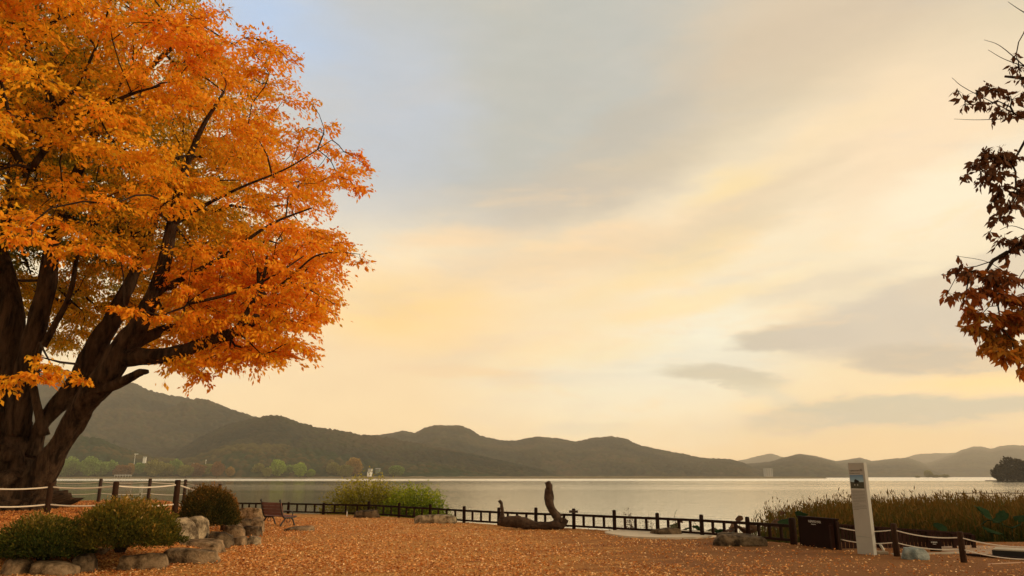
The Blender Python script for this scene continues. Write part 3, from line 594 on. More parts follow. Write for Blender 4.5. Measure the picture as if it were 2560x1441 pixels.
def rock(label, x0, x1, yt, yb, mi=0, dep=None, seed=0, boxy=.36, z=None, name='stone', group='stones edging the mound', h=None, rot=0, soft=.66, rd_=.0):
    cx = (x0+x1)/2; zz = 0.0
    if z is None:
        for _ in range(6): p = on(cx, yb, zz); zz = float(gh(p.x, p.y))
    else: zz = z
    p = on(cx, yb, zz); w = (x1-x0)*p.y/F*1.03; hh = h or (yb-yt)*p.y/F*1.02; dep = dep or max(.3, min(w*.6, 1.0))
    g = np.random.default_rng(seed+50); nn = 13; t = np.linspace(-1, 1, nn); A_, B_2 = np.meshgrid(t, t); o1 = np.ones_like(A_); V = []; Fc = []
    for k, (P3) in enumerate(((A_, B_2, o1), (-A_, B_2, -o1), (o1, A_, B_2), (-o1, -A_, B_2), (-A_, o1, B_2), (A_, -o1, B_2))):
        b0_ = len(V)*nn*nn; V.append(np.stack(P3, -1).reshape(-1, 3)); Fc.append(gridF(nn, nn)+b0_)
    V = np.concatenate(V); Fc = np.concatenate(Fc)
    V[:, 0] *= 1-.14*g.random()*V[:, 2]; V[:, 2] *= 1+.16*(g.random()-.5)*V[:, 0]; V[:, 1] *= 1-.2*(V[:, 2] > 0)*V[:, 2]
    V = V*(1-rd_)+nrm(V)*1.15*rd_
    for _ in range(20):                   # chopped corners and broken faces
        n_ = nrm(g.normal(size=3)*np.array((1, .9, 1))); n_[2] = abs(n_[2]); sup = np.abs(n_).sum(); lim = sup*(soft+.22*g.random()); dd = V@n_; k = dd > lim
        V = np.where(k[:, None], V-(dd-lim)[:, None]*n_, V)
    nz = .09*(fbm(V[:, 0]*1.3+V[:, 2]*.7+9+seed, V[:, 1]*1.3+V[:, 2]*1.1+5, 3, seed)-.5)+.05*(fbm(V[:, 0]*5+V[:, 2]*4+9, V[:, 1]*5+V[:, 2]*3, 3, seed+7)-.5)
    V = V*(1+nz[:, None]*1.3); V = V.copy(); z_ = V[:, 2]; z_ = (z_-z_.min())/(z_.max()-z_.min())*(hh+.12)-.12
    V = np.stack([V[:, 0]*w/2/max(.6, np.abs(V[:, 0]).max()), V[:, 1]*dep/2, z_], -1)
    me_ = bpy.data.meshes.new('t'); o = mk(name, V, Fc, RM[mi]); o.location = (p.x, p.y+dep*.32, zz); o.rotation_euler = ((g.random()-.5)*.22, (g.random()-.5)*.16, rot+(g.random()-.5)*.7*(w < 1.0))
    import bmesh as bm_; q_ = bm_.new(); q_.from_mesh(o.data); bm_.ops.remove_doubles(q_, verts=q_.verts, dist=.0015); q_.to_mesh(o.data); q_.free()
    md = o.data; 
    return tag(o, label, 'rock', group)
ROCKS = [
 ('tan stone cut off by the lower left corner of the view', 0, 50, 1403, 1441, 0, .5), ('long low grey slab at the bottom left, front of the stone row', 55, 188, 1411, 1440, 0, .5),
 ('dark squarish stone at the right end of the long bottom slab', 170, 224, 1392, 1434, 1, .4), ('smooth tan stone between the dark squarish stone and the dark hollow', 198, 262, 1378, 1414, 0, .45),
 ('large mossy block below the middle of the wide olive bush', 256, 362, 1366, 1400, 1, .6), ('long tan kerb block in front of the mossy block', 290, 405, 1389, 1424, 0, .45),
 ('dark-ended kerb block right of the long tan one', 402, 540, 1378, 1410, 0, .5), ('flat layered slab resting above the dark-ended kerb block', 414, 548, 1355, 1384, 0, .7),
 ('large pale triangular boulder right of the wide olive bush', 398, 470, 1302, 1362, 2, .6), ('tall pale rounded boulder under the russet bush', 458, 510, 1297, 1350, 2, .5),
 ('low brown stone sunk in leaves right of the layered slab', 516, 572, 1335, 1368, 1, .6), ('broad tan stone right of the russet bush', 553, 604, 1316, 1346, 0, .5),
 ('dark wedge stone leaning against the broad tan one', 598, 648, 1317, 1342, 1, .4), ('dark flat-topped stone behind the broad tan one', 572, 626, 1300, 1320, 1, .5),
 ('squarish tan stone below the bench end', 618, 656, 1300, 1332, 0, .5), ('rounded tan boulder left of the bench back', 592, 650, 1273, 1303, 0, .7),
 ('small pale chunk of stone on leaves near the mound corner', 612, 650, 1344, 1364, 2, .4), ('low stone among leaves left of the small pale chunk', 572, 612, 1344, 1366, 0, .4)]
for i, r in enumerate(ROCKS): rock(r[0], r[1], r[2], r[3], r[4], r[5], dep=r[6], seed=i)
PG = 'slabs set beside the railing'
rock('flat pale slab in the ground beside the front feet of the bench', 705, 782, 1315, 1328, 0, .5, 31, .5, 0, group=PG, h=.13)
rock('smooth grey log-shaped stone against the railing below the willows', 880, 948, 1277, 1295, 1, .5, 32, .8, 0, group=PG)
rock('long rough pale slab against the railing under the green willow', 1033, 1138, 1284, 1309, 2, .6, 33, .6, 0, group=PG, h=.30)
rock('flat stone lying on the round paved patch', 1632, 1708, 1322, 1340, 1, .6, 34, .5, 0, group=PG, h=.2)
rock('long dark boulder lying in front of the railing right of the paved patch', 1790, 1914, 1335, 1364, 1, .8, 35, .6, 0, group=PG, h=.24, soft=.6, rd_=.2)
rock('blue-grey domed boulder under the right rope fence', 2262, 2326, 1373, 1399, 3, .4, 36, .9, 0, group=PG, soft=.60, rd_=.8)
# paved round patch and paving at the right
def disc(name, c, rx, ry, z0, z1, mat, n=64, irr=.03):
    V = [(math.cos(a)*rx*(1+irr*math.sin(5*a)), math.sin(a)*ry*(1+irr*math.cos(3*a)), z) for z in (z0, z1) for a in np.linspace(0, 6.2832, n, endpoint=False)]
    Fc = [tuple(range(n, 2*n)), tuple(range(n))[::-1]]+[(i, (i+1) % n, n+(i+1) % n, n+i) for i in range(n)]
    o = mk(name, V, Fc, mat); o.location = c; return o
PAVE = M('pale_concrete_paving', (.44, .37, .27), .85, (.58, .50, .38), 2.5, .3, 40)
a = on(1518, 1338); b_ = on(1795, 1338); top = on(1650, 1327); bot = on(1650, 1349)
PCX, PCY, PRX, PRY = (a.x+b_.x)/2, (top.y+bot.y)/2+.1, (b_.x-a.x)/2, (top.y-bot.y)/2
tag(disc('paving', ((a.x+b_.x)/2, (top.y+bot.y)/2+.1, 0), (b_.x-a.x)/2, (top.y-bot.y)/2, -.05, .045, PAVE), kind='structure')
q = [on(2352, 1379, .01), on(2600, 1398, .01), on(2640, 1371, .01), on(2350, 1362, .01)]
tag(mk('terrace', [(p.x, p.y, z) for z in (.015, -.1) for p in q], [(0, 1, 2, 3), (7, 6, 5, 4), (0, 4, 5, 1), (1, 5, 6, 2), (2, 6, 7, 3), (3, 7, 4, 0)], M('beige_terrace_slab', (.26, .17, .105), .85, (.33, .22, .14), 1.5, .2, 30)), kind='structure')
# ---------------------------------------------------------------- railing
RWD = M('dark_stained_timber', (.013, .007, .005), .7, (.028, .012, .008), 6, .3, 40, (1, 1, .3), .04)
rl = root('wooden_railing', RW[7], 'long dark low timber railing running along the waterfront', 'railing'); ro = Vector(RW[7])
def L_(p): return Vector(p)-ro
for i, p in enumerate(RW):
    big = i == len(RW)-1; w = .085 if big else .058; h = .62 if big else (.58 if i >= 4 else .50)
    if i in (9, 10, 11): h = .62
    b0 = B(); nseg = 10; zz = [(-.3, w), (h-.035, w), (h-.01, w*.86), (h, w*.55)]
    b0.tube([(0, 0, z) for z, r in zz], [r for z, r in zz], nseg)
    o = b0.obj('post', RWD, rl, True); o.location = L_(p)
for nm, z, hh, ww in (('top_rail', .42, .07, .06), ('bottom_rail', .09, .06, .05)):
    b0 = B()
    for i in range(len(RW)-1): b0.beam(L_(RW[i])+Vector((0, 0, z)), L_(RW[i+1])+Vector((0, 0, z)), ww, hh)
    b0.obj(nm, RWD, rl)
bal = None
for i in range(len(RW)-1):
    n = 3
    for k in range(1, n+1):
        p = L_(RW[i].lerp(RW[i+1], k/(n+1)))
        if bal is None: bal = B().box(-.034, .034, -.022, .022, .118, .388).obj('baluster', RWD, rl); o = bal
        else: o = bal.copy(); COL.objects.link(o); o.parent = rl
        o.location = p; o.rotation_euler = (0, 0, math.atan2((RW[i+1]-RW[i]).y, (RW[i+1]-RW[i]).x))
# thin cable run and end post cap left of the bench is part of the same railing; small white peg
pg = on(867, 1292); b0 = B(); b0.tube([(0, 0, -.1), (0, 0, .19), (0, 0, .2)], [.018, .018, .01], 8); o = b0.obj('marker_peg', M('white_paint', (.75, .73, .68), .6)); o.location = pg
tag(o, 'short thin white marker peg in the ground before the railing', 'peg')
# ---------------------------------------------------------------- driftwood
DW = M('weathered_driftwood', (.018, .010, .006), .9, (.085, .050, .030), 7, 1, 16, (1, 1, 1), .2)
Yd = on(1330, 1322).y-.35
dr = root('driftwood_log', (at(1330, 1322, Yd).x, Yd, 0), 'gnarled driftwood log lying before the railing with two upright crooked limbs', 'driftwood'); off = np.array(dr.location)
def dpart(nm, pts, seed, dy=0, n=18, amp=.42):
    bb = B(); P = [at(x, y, Yd+dy) for x, y, w in pts]; bark_tube(bb, P, [pr(w, Yd) for x, y, w in pts], n, seed, amp); mk(nm, np.array(bb.V)-off, bb.F, DW, dr, smooth=True)
dpart('log', [(1246, 1306, 16), (1262, 1306, 22), (1290, 1304, 27), (1312, 1309, 24), (1340, 1314, 20), (1370, 1315, 22), (1395, 1313, 24), (1408, 1309, 16), (1416, 1298, 10)], 1)
dpart('upright_limb', [(1399, 1316, 24), (1393, 1298, 20), (1382, 1280, 18), (1374, 1262, 18), (1370, 1246, 19), (1370, 1232, 17), (1373, 1222, 15), (1371, 1213, 14), (1367, 1205, 12)], 2, .02)
dpart('upright_limb', [(1375, 1222, 9), (1379, 1234, 10), (1380, 1248, 9), (1379, 1262, 9), (1386, 1278, 11), (1398, 1287, 9), (1408, 1289, 4)], 3, .12, 10)
dpart('upright_limb', [(1252, 1308, 15), (1255, 1295, 12), (1256, 1280, 9), (1255, 1268, 8), (1252, 1258, 8), (1248, 1251, 7)], 4, .04, 10)
dpart('spur', [(1402, 1306, 6), (1405, 1298, 4), (1408, 1291, 2)], 5, -.1, 8)
# little plaque on a railing post
pp = on(1435, 1300, .4); o = B().box(-.14, .14, -.02, .02, -.03, .045).obj('name_plaque', M('dark_plaque', (.035, .02, .015), .5), bevel=.004)
pq = RW[10]; o.location = (pq.x-.01, pq.y-.09, .52); tag(o, 'small flat wooden plaque fixed on the post right of the driftwood', 'plaque')
# ---------------------------------------------------------------- bench
BW = M('red_brown_slats', (.11, .030, .016), .55, (.19, .055, .028), 8, .2, 60, (1, .2, 1), .4); BI = M('dark_cast_iron', (.015, .011, .010), .5, spec=.5)
ax = Vector((.76, -.65, 0)).normalized(); fc = Vector((.90, .62, 0)).normalized()
pc = on(688, 1316); be = root('park_bench', (pc.x, pc.y+.25, 0), 'small slatted park bench with curved iron legs seen from behind, facing the lake', 'bench')
be.rotation_euler = (0, 0, math.atan2(ax.y, ax.x))   # local x = length, local y = facing direction
LB = .60
for k in range(4):
    z0 = .345+.105*k; y0 = -.20-.032*k
    B().box(-LB, LB, y0-.012, y0+.012, z0, z0+.098).obj('backrest_slat', BW, be, bevel=.004)
for k in range(4):
    y0 = -.15+.115*k
    B().box(-LB, LB, y0, y0+.098, .300+.006*k, .325+.006*k).obj('seat_slat', BW, be, bevel=.004)
for s in (-1, 1):
    x = s*(LB-.03); bf = B()
    for P, R in [([(x, -.33, .80), (x, -.29, .65), (x, -.24, .45), (x, -.17, .30)], .028), ([(x, -.17, .285), (x, 0, .275), (x, .2, .285), (x, .33, .31)], .028)]:
        Q, r = smooth_path(P, [R]*4, 4); bf.tube(Q, r, 8)
    bf.obj('end_frame', BI, be, True)
    for P in ([(x, -.08, .28), (x, -.13, .20), (x, -.22, .1), (x, -.27, 0)], [(x, .12, .28), (x, .20, .20), (x, .24, .1), (x, .28, 0)]):
        Q, r = smooth_path(P, [.032, .026, .026, .034], 5); B().tube(Q, r, 8).obj('leg', BI, be, True)
    t = [(x, .03+.065*math.cos(a), .19+.065*math.sin(a)) for a in np.linspace(0, 6.28, 17)]; B().tube(t, .012, 6).obj('scroll', BI, be, True)
    ball = B(); ball.tube([(x, -.335, z) for z in (.78, .80, .83, .855, .865)], [.016, .034, .038, .026, .004], 10); ball.obj('finial', BI, be, True)
    Q, r = smooth_path([(x, -.24, .48), (x, -.05, .50), (x, .12, .48), (x, .18, .42), (x, .15, .30)], [.018]*5, 4); B().tube(Q, r, 8).obj('armrest', BI, be, True)
# ---------------------------------------------------------------- rope fences
PW = M('brown_post_wood', (.022, .011, .006), .85, (.055, .027, .015), 5, .5, 20, (1, 1, .3), .08); PWD = M('dark_post_wood', (.028, .015, .010), .75, (.05, .026, .016), 5, .4, 20, (1, 1, .3), .3)
ROP = M('white_rope', (.78, .70, .58), .8, bump=.5, bscale=120)
def rope_fence(label, posts, wpx, ropes, sagk, rr, mat, ends=(), mx=None):
    """posts: (px, top, base px, z) ; ropes: heights as fraction of the post"""
    pw = [(on(x, yb, z), at(x, yt, on(x, yb, z).y).z-z) for x, yt, yb, z in posts]; r0 = pw[0][0]
    r = root('rope_fence', r0, label, 'fence')
    for (p, h) in pw:
        w = wpx/2*p.y/F; b0 = B(); b0.tube([(0, 0, -.4), (0, 0, h-.03), (0, 0, h-.005), (0, 0, h)], [w, w*.95, w*.85, w*.5], 14)
        o = b0.obj('post', mat, r, True); o.location = p-r0
    for fr in ropes:
        for i in range(len(pw)-1):
            a = pw[i][0]+Vector((0, 0, pw[i][1]*fr)); b_ = pw[i+1][0]+Vector((0, 0, pw[i+1][1]*fr)); n = 17; P = []
            for k in range(n):
                t = k/(n-1); q = a.lerp(b_, t)-r0; q.z -= sagk*(b_-a).length*4*t*(1-t); P.append(q)
            B().tube(P, rr, 6).obj('rope', ROP, r, True)
    return r
ZM = .72
rope_fence('brown post fence with two thick white ropes in front of the great tree', [(-215, 1212, 1298, ZM), (-50, 1210, 1290, ZM), (117, 1207, 1285, ZM), (281, 1204, 1285, ZM), (436, 1200, 1287, .62), (560, 1232, 1300, .45)], 14, (.86, .30), .028, .019, PW)
rope_fence('thinner dark post fence with thin ropes behind the great tree at the lakeside', [(0, 1200, 1262, ZM), (125, 1199, 1259, ZM), (245, 1197, 1258, ZM), (369, 1197, 1259, .68), (458, 1199, 1262, .6), (545, 1210, 1272, .5)], 8, (.86, .40), .025, .009, PWD)
rope_fence('brown post fence with two white ropes at the lower right of the plaza', [(2075, 1297, 1372, 0), (2243, 1309, 1391, 0), (2410, 1329, 1406, 0), (2640, 1350, 1432, 0)], 14.5, (.80, .42), .045, .011, PW)
# ---------------------------------------------------------------- slatted ramp fence, kerbs, platform
SF = M('red_brown_planks', (.016, .007, .005), .7, (.036, .014, .010), 6, .3, 30, (1, 1, .3), .04)
sfr = root('plank_fence', on(2250, 1378), 'dark red-brown close-boarded fence falling away behind the right rope fence', 'fence'); o0 = Vector(sfr.location)
A = on(2098, 1379)+Vector((0, .35, 0)); Z = on(2432, 1371); n = 38
for k in range(n):
    t = k/(n-1); p = A.lerp(Z, t); px_, _, _ = proj(p); zt = at(float(px_), np.interp(px_, [2090, 2200, 2432], [1311, 1317, 1335]), p.y).z
    zb = .03 if t < .62 else .03+.10*(t-.62)
    d = (Z-A).normalized(); bb = B().beam(p-o0+Vector((0, 0, zb)), p-o0+Vector((0, 0, zt-.02)), .022, (Z-A).length/n*.84)
    # beam's h axis follows y; make a plank along the fence direction instead
    hw = (Z-A).length/n*.40; nn = Vector((-d.y, d.x, 0))*.011; vs = [p-o0+s*d*hw+m*nn+Vector((0, 0, z)) for z in (zb, zt-.02) for (s, m) in ((-1, -1), (1, -1), (1, 1), (-1, 1))]
    mk('plank', vs, [(3, 2, 1, 0), (4, 5, 6, 7), (0, 1, 5, 4), (1, 2, 6, 5), (2, 3, 7, 6), (3, 0, 4, 7)], SF, sfr)
zt0 = at(2098, 1311, A.y).z; zt1 = at(2432, 1335, Z.y).z
B().beam(A-o0+Vector((0, 0, zt0)), Z-o0+Vector((0, 0, zt1)), .07, .035).obj('top_rail', SF, sfr)
for t in (0, .34, .68, .86, 1):
    p = A.lerp(Z, t)-o0; B().box(-.035, .035, -.035, .035, -.2, zt0+(zt1-zt0)*t-.02).obj('post', SF, sfr).location = (p.x, p.y-.055, 0)
def kerb(label, a, b_, w, h, mat, name='timber_kerb'):
    a = on(*a); b_ = on(*b_); o = B().beam(Vector((0, 0, h/2-.02)), (b_-a)+Vector((0, 0, h/2-.02)), w, h).obj(name, mat, bevel=.006); o.location = a; return tag(o, label, 'kerb', 'low kerbs at the plaza edge')
PST = M('pale_kerb_stone', (.30, .25, .19), .85, (.42, .36, .27), 4, .3, 30)
kerb('pale stone kerb behind the domed boulder', (2230, 1388), (2400, 1385), .10, .05, PST, 'stone_kerb')
kerb('dark timber kerb running right from the rope post to the frame edge', (2418, 1390), (2600, 1404), .12, .07, RWD)
kerb('thin pale stick-like edging strip lying on the earth at the lower right', (2470, 1411), (2600, 1405), .03, .03, M('pale_stick', (.48, .30, .19), .8), 'edging_strip')
o = B().box(-.26, .20, -.12, .12, 0, .06).obj('stone_block', M('worn_block', (.16, .12, .08), .9, (.26, .21, .15)), bevel=.01); o.location = on(2215, 1388)+Vector((-.1, .2, 0)); tag(o, 'low pale stone block with a leaning slab on it beside the info pillar', 'block')
o = B().box(-.010, .010, -.03, .03, 0, .14).obj('leaning_slab', M('white_marble', (.62, .62, .56), .5, (.8, .8, .74), 12), bevel=.004); o.location = on(2224, 1388)+Vector((-.02, .2, .072)); o.rotation_euler = (0, math.radians(-32), .4)
tag(o, 'small white slab leaning on the low stone block', 'slab')
pl_ = root('low_platform', on(2482, 1394), 'low dark sided platform with a pale worn top at the right edge', 'platform')
e = on(2640, 1403)-on(2482, 1394); a2 = e.normalized(); n2 = Vector((-a2.y, a2.x, 0))
def quadbox(o, a, b, dep, z0, z1, mat, par):
    vs = [p+Vector((0, 0, z)) for z in (z0, z1) for p in (a, b, b+n2*dep, a+n2*dep)]
    return mk(o, vs, [(3, 2, 1, 0), (4, 5, 6, 7), (0, 1, 5, 4), (1, 2, 6, 5), (2, 3, 7, 6), (3, 0, 4, 7)], mat, par)
quadbox('side_board', Vector((0, 0, 0)), e, .5, .0, .14, M('near_black_timber', (.012, .010, .009), .7), pl_)
quadbox('top_board', Vector((.02, 0, 0)), e, .55, .142, .165, PST, pl_)
# ---------------------------------------------------------------- notice board
def text(body, size, mat, parent, loc, rot, nm='lettering', extr=.001, align='LEFT'):
    cu = bpy.data.curves.new('t', 'FONT'); cu.body = body; cu.size = size; cu.extrude = extr; cu.align_x = align; cu.resolution_u = 2
    t = bpy.data.objects.new('t', cu); COL.objects.link(t); dg = bpy.context.evaluated_depsgraph_get(); dg.update()
    me = bpy.data.meshes.new_from_object(t.evaluated_get(dg)); bpy.data.objects.remove(t); me.materials.clear(); me.materials.append(mat)
    o = bpy.data.objects.new(nm, me); COL.objects.link(o); o.parent = parent; o.location = loc; o.rotation_euler = rot; return o
WHT = M('white_lettering', (.75, .75, .70), .6); GRY = M('dark_grey_lettering', (.05, .045, .04), .6)
pl = on(2000, 1363); pr_ = on(2093, 1376); dv = (pr_-pl); bw = dv.length; Zt = at(1994, 1290, pl.y).z
nb = root('notice_board', pl, 'dark brown boxy notice board with two lines of small white writing', 'sign'); nb.rotation_euler = (0, 0, math.atan2(dv.y, dv.x))
NB_ = M('dark_brown_board', (.011, .005, .004), .75, (.018, .008, .006), 3, .2, 30, spec=.03)
B().box(0, bw, 0, .10, -.1, Zt-.03).obj('panel', NB_, nb, bevel=.008)
B().box(-.02, bw+.02, -.015, .115, Zt-.03, Zt).obj('cap', NB_, nb, bevel=.006)
B().box(bw-.002, bw+.045, .02, .09, -.1, Zt-.06).obj('side_post', RWD, nb, bevel=.005)
text('두물머리길 안내도', .062, WHT, nb, (.30*bw, -.003, Zt-.125), (math.radians(90), 0, 0))
text('Dumulmeori', .032, WHT, nb, (.38*bw, -.003, Zt-.172), (math.radians(90), 0, 0))
ns = root('low_sign', on(2318, 1374)+Vector((0, -.5, 0)), 'tiny low dark sign with a faint line of white writing before the plank fence', 'sign'); zt = at(2304, 1352, ns.location.y).z
B().box(-.20, .05, -.012, .012, .0, zt).obj('panel', NB_, ns, bevel=.003)
text('두물머리', .038, WHT, ns, (-.17, -.014, zt-.05), (math.radians(90), 0, 0)); text('나루터', .025, WHT, ns, (-.13, -.014, zt-.085), (math.radians(90), 0, 0))
# ---------------------------------------------------------------- information pillar
pL = on(2144, 1385); pR = on(2184, 1389); dv = pR-pL; wf = dv.length
Hs = at(2123, 1158, pL.y+.02).z
ip = root('information_pillar', pL, 'tall slim white information pillar with a blue landscape photo and grey text', 'sign'); ip.rotation_euler = (0, 0, math.atan2(dv.y, dv.x)+.04)
WP = M('off_white_enamel', (.29, .285, .26), .6, (.34, .335, .31), 2, .05, 20, spec=.4)
B().box(0, wf, 0, .11, .0, Hs).obj('pillar_body', WP, ip, bevel=.004)
B().box(.01, wf-.01, .01, .10, -.08, .004).obj('base_plate', M('grey_steel', (.3, .3, .3), .5), ip)
# printed landscape: sky, hills, field, tree, two pale spots - flat layers of a printed panel
x0, x1 = .02, wf-.045; zp1 = Hs*(1-(1189-1158)/230); zp0 = Hs*(1-(1224-1158)/230); hp = zp1-zp0
pm = bpy.data.materials.new('printed_landscape'); pm.use_nodes = True; nt = pm.node_tree; b = nt.nodes['Principled BSDF']; b.inputs['Roughness'].default_value = .35
gcd = N(nt, 'ShaderNodeTexCoord').outputs['Generated']; sg = N(nt, 'ShaderNodeSeparateXYZ'); nt.links.new(gcd, sg.inputs[0])
hgt = math_(nt, 'ADD', sg.outputs[2], math_(nt, 'MULTIPLY', math_(nt, 'SUBTRACT', noise(nt, scalev(nt, gcd, (3, 3, .1)), 1.6, 3), .5), .22))
skc = ramp(nt, sg.outputs[2], [(.5, (.30, .42, .48)), (.62, (.20, .34, .46)), (1, (.08, .17, .30))]); gdc = ramp(nt, noise(nt, gcd, 9, 4), [(.3, (.012, .016, .010)), (.7, (.035, .04, .02))])
nt.links.new(mixc(nt, mapr(nt, hgt, .47, .50), gdc, skc), b.inputs['Base Color'])
B().box(x0, x1, -.006, -.001, zp0, zp1).obj('picture_panel', pm, ip)
dk = M('printed_tree', (.012, .014, .010), .5); bt = B()
for cx_, cz_, r_ in ((.42, .54, .055), (.40, .50, .05), (.44, .50, .045), (.56, .53, .035), (.60, .52, .03)):
    V = [(x0+(x1-x0)*cx_+r_*.7*math.cos(a), -.0075, zp0+hp*cz_+r_*.8*math.sin(a)) for a in np.linspace(0, 6.28, 12, endpoint=False)]; bt.add(V, [tuple(range(12))])
bt.obj('printed_tree', dk, ip)
bt = B()
for cx_ in (.28, .50): bt.box(x0+(x1-x0)*cx_, x0+(x1-x0)*(cx_+.07), -.0085, -.0070, zp0+hp*.22, zp0+hp*.32)
bt.obj('printed_house', M('printed_pale', (.35, .36, .33), .5), ip)
B().box(x0, x1, -.004, -.001, zp0-.012, zp0-.002).obj('picture_border', WHT, ip)
r90 = (math.radians(90), 0, 0)
t = text('두물머리나루터', .038, GRY, ip, (.022, -.003, Hs*(1-(1180-1158)/230)), r90, 'title'); 
text('Dumulmeori Ferry Dock', .0245, GRY, ip, (.022, -.003, Hs*(1-(1185.5-1158)/230)), r90, 'title')
lg = B()
for (xx, zz, ww, h2) in ((0, .034, .05, .007), (.004, .020, .03, .006), (0, .0, .052, .010)): lg.box(wf-.10+xx, wf-.10+xx+ww, -.004, -.001, Hs*(1-(1179-1158)/230)+zz, Hs*(1-(1179-1158)/230)+zz+h2)
lg.obj('emblem', GRY, ip)
tl = B(); zz = zp0-.055; rr_ = random.Random(2)
for k in range(13):
    x = x0; end = x1 if k not in (8, 12) else x0+(x1-x0)*.45
    while x < end-.008:
        w = rr_.uniform(.010, .032); tl.box(x, min(x+w, end), -.003, -.001, zz-.0045, zz+.0045); x += w+.007
    zz -= .031 if k != 8 else .038
tl.obj('text_lines', M('printed_grey', (.16, .155, .145), .6), ip)
arc = [(x0-.01+(wf-.02)*t_, -.003, Hs*.175+.03*math.sin(1.9*t_+.9)) for t_ in np.linspace(0, 1, 14)]
B().tube(arc, .004, 6).obj('curved_line', M('grey_line', (.22, .24, .22), .5), ip)
# ---------------------------------------------------------------- reeds, lotus, weeds
g = np.random.default_rng(21); RD = []; RC = []; k = 0
X_ = []; 
while len(X_) < 15000:
    Y = 20.6+g.random()*13; px_ = 1870+g.random()*860; x = (px_-1280)/F*(Y*CT-.4)
    dens = np.clip((px_-1870)/260, .04, 1)*(1 if Y > 22.5 or px_ > 2080 else .35)
    if g.random() > dens or Y < float(bank(x))+1.4: continue
    X_.append((x, Y, px_))
X_ = np.array(X_); n = len(X_); near = np.clip((X_[:, 1]-20)/9, 0, 1)
top_py = np.interp(X_[:, 2], [1870, 1950, 2050, 2150, 2700], [1296, 1278, 1268, 1259, 1252]); 
ztop = np.array([at(a, b_, c_).z for a, b_, c_ in zip(X_[:, 2], top_py, X_[:, 1])])
ztop = ztop-(1-near)*.45+.20*g.normal(size=n)-.30*g.random(n)**2+.18*(fbm(X_[:, 0]*.9, X_[:, 1]*.4, 3, 4)-.5); base = np.stack([X_[:, 0], X_[:, 1], np.full(n, -1.45)], 1)
lean = g.normal(size=(n, 2))*.13; tip = base.copy(); tip[:, :2] += lean*1.4; tip[:, 2] = ztop; mid = (base+tip)/2; mid[:, :2] -= lean*.35; mid[:, 2] += .15
up = mid+(tip-mid)*.55+np.stack([lean[:, 0]*.1, lean[:, 1]*.1, np.full(n, .05)], 1)
a_ = g.random(n)*np.pi; sd_ = np.stack([np.cos(a_), np.sin(a_), np.zeros(n)], 1)*(.008+.009*g.random((n, 1)))
V = np.stack([base-sd_, base+sd_, mid-sd_, mid+sd_, up-sd_*.8, up+sd_*.8, tip-sd_*.15, tip+sd_*.15], 1).reshape(-1, 3)
f0 = np.arange(n)[:, None]*8; Fc = np.concatenate([f0+np.array([0, 1, 3, 2]), f0+np.array([2, 3, 5, 4]), f0+np.array([4, 5, 7, 6])])
vt = np.tile(np.array([0, 0, .3, .3, .75, .75, 1, 1.]), n)*.8+np.repeat(.2*g.random(n), 8)
# blade leaves coming off the stems
nlf = 60000; idx = g.integers(0, n, nlf); tt = g.random((nlf, 1))*.8+.1; C = base[idx]*(1-tt)+tip[idx]*tt; D = g.normal(size=(nlf, 3))*np.array((1, 1, .5))+np.array((0, 0, .75))
V2, F2 = leaf_mesh(C, D, .16+.26*g.random(nlf), .11, g); vt2 = np.repeat(np.clip(tt[:, 0]*.9+.1*g.normal(size=nlf), 0, 1), 4)
MR = M('reed_blades', attr=[(0, (.014, .024, .005)), (.45, (.044, .056, .010)), (.75, (.072, .060, .011)), (1, (.15, .075, .016))], rough=.8, spec=.03, trans=.25)
ip3 = g.integers(0, n, 14000); V3, F3 = leaf_mesh(tip[ip3]-np.array((0, 0, .22))*g.random((14000, 1)), g.normal(size=(14000, 3))*.3+np.array((0, 0, .9)), .10+.10*g.random(14000), .26, g); vt3 = np.full(len(V3), .95)
tag(mk('reeds', np.concatenate([V, V2, V3]), np.concatenate([Fc, F2+len(V), F3+len(V)+len(V2)]), MR, tint=np.concatenate([vt, vt2, vt3])), 'thick bed of brown-tipped reeds standing in the shallows at the right', 'reeds', kind='stuff')
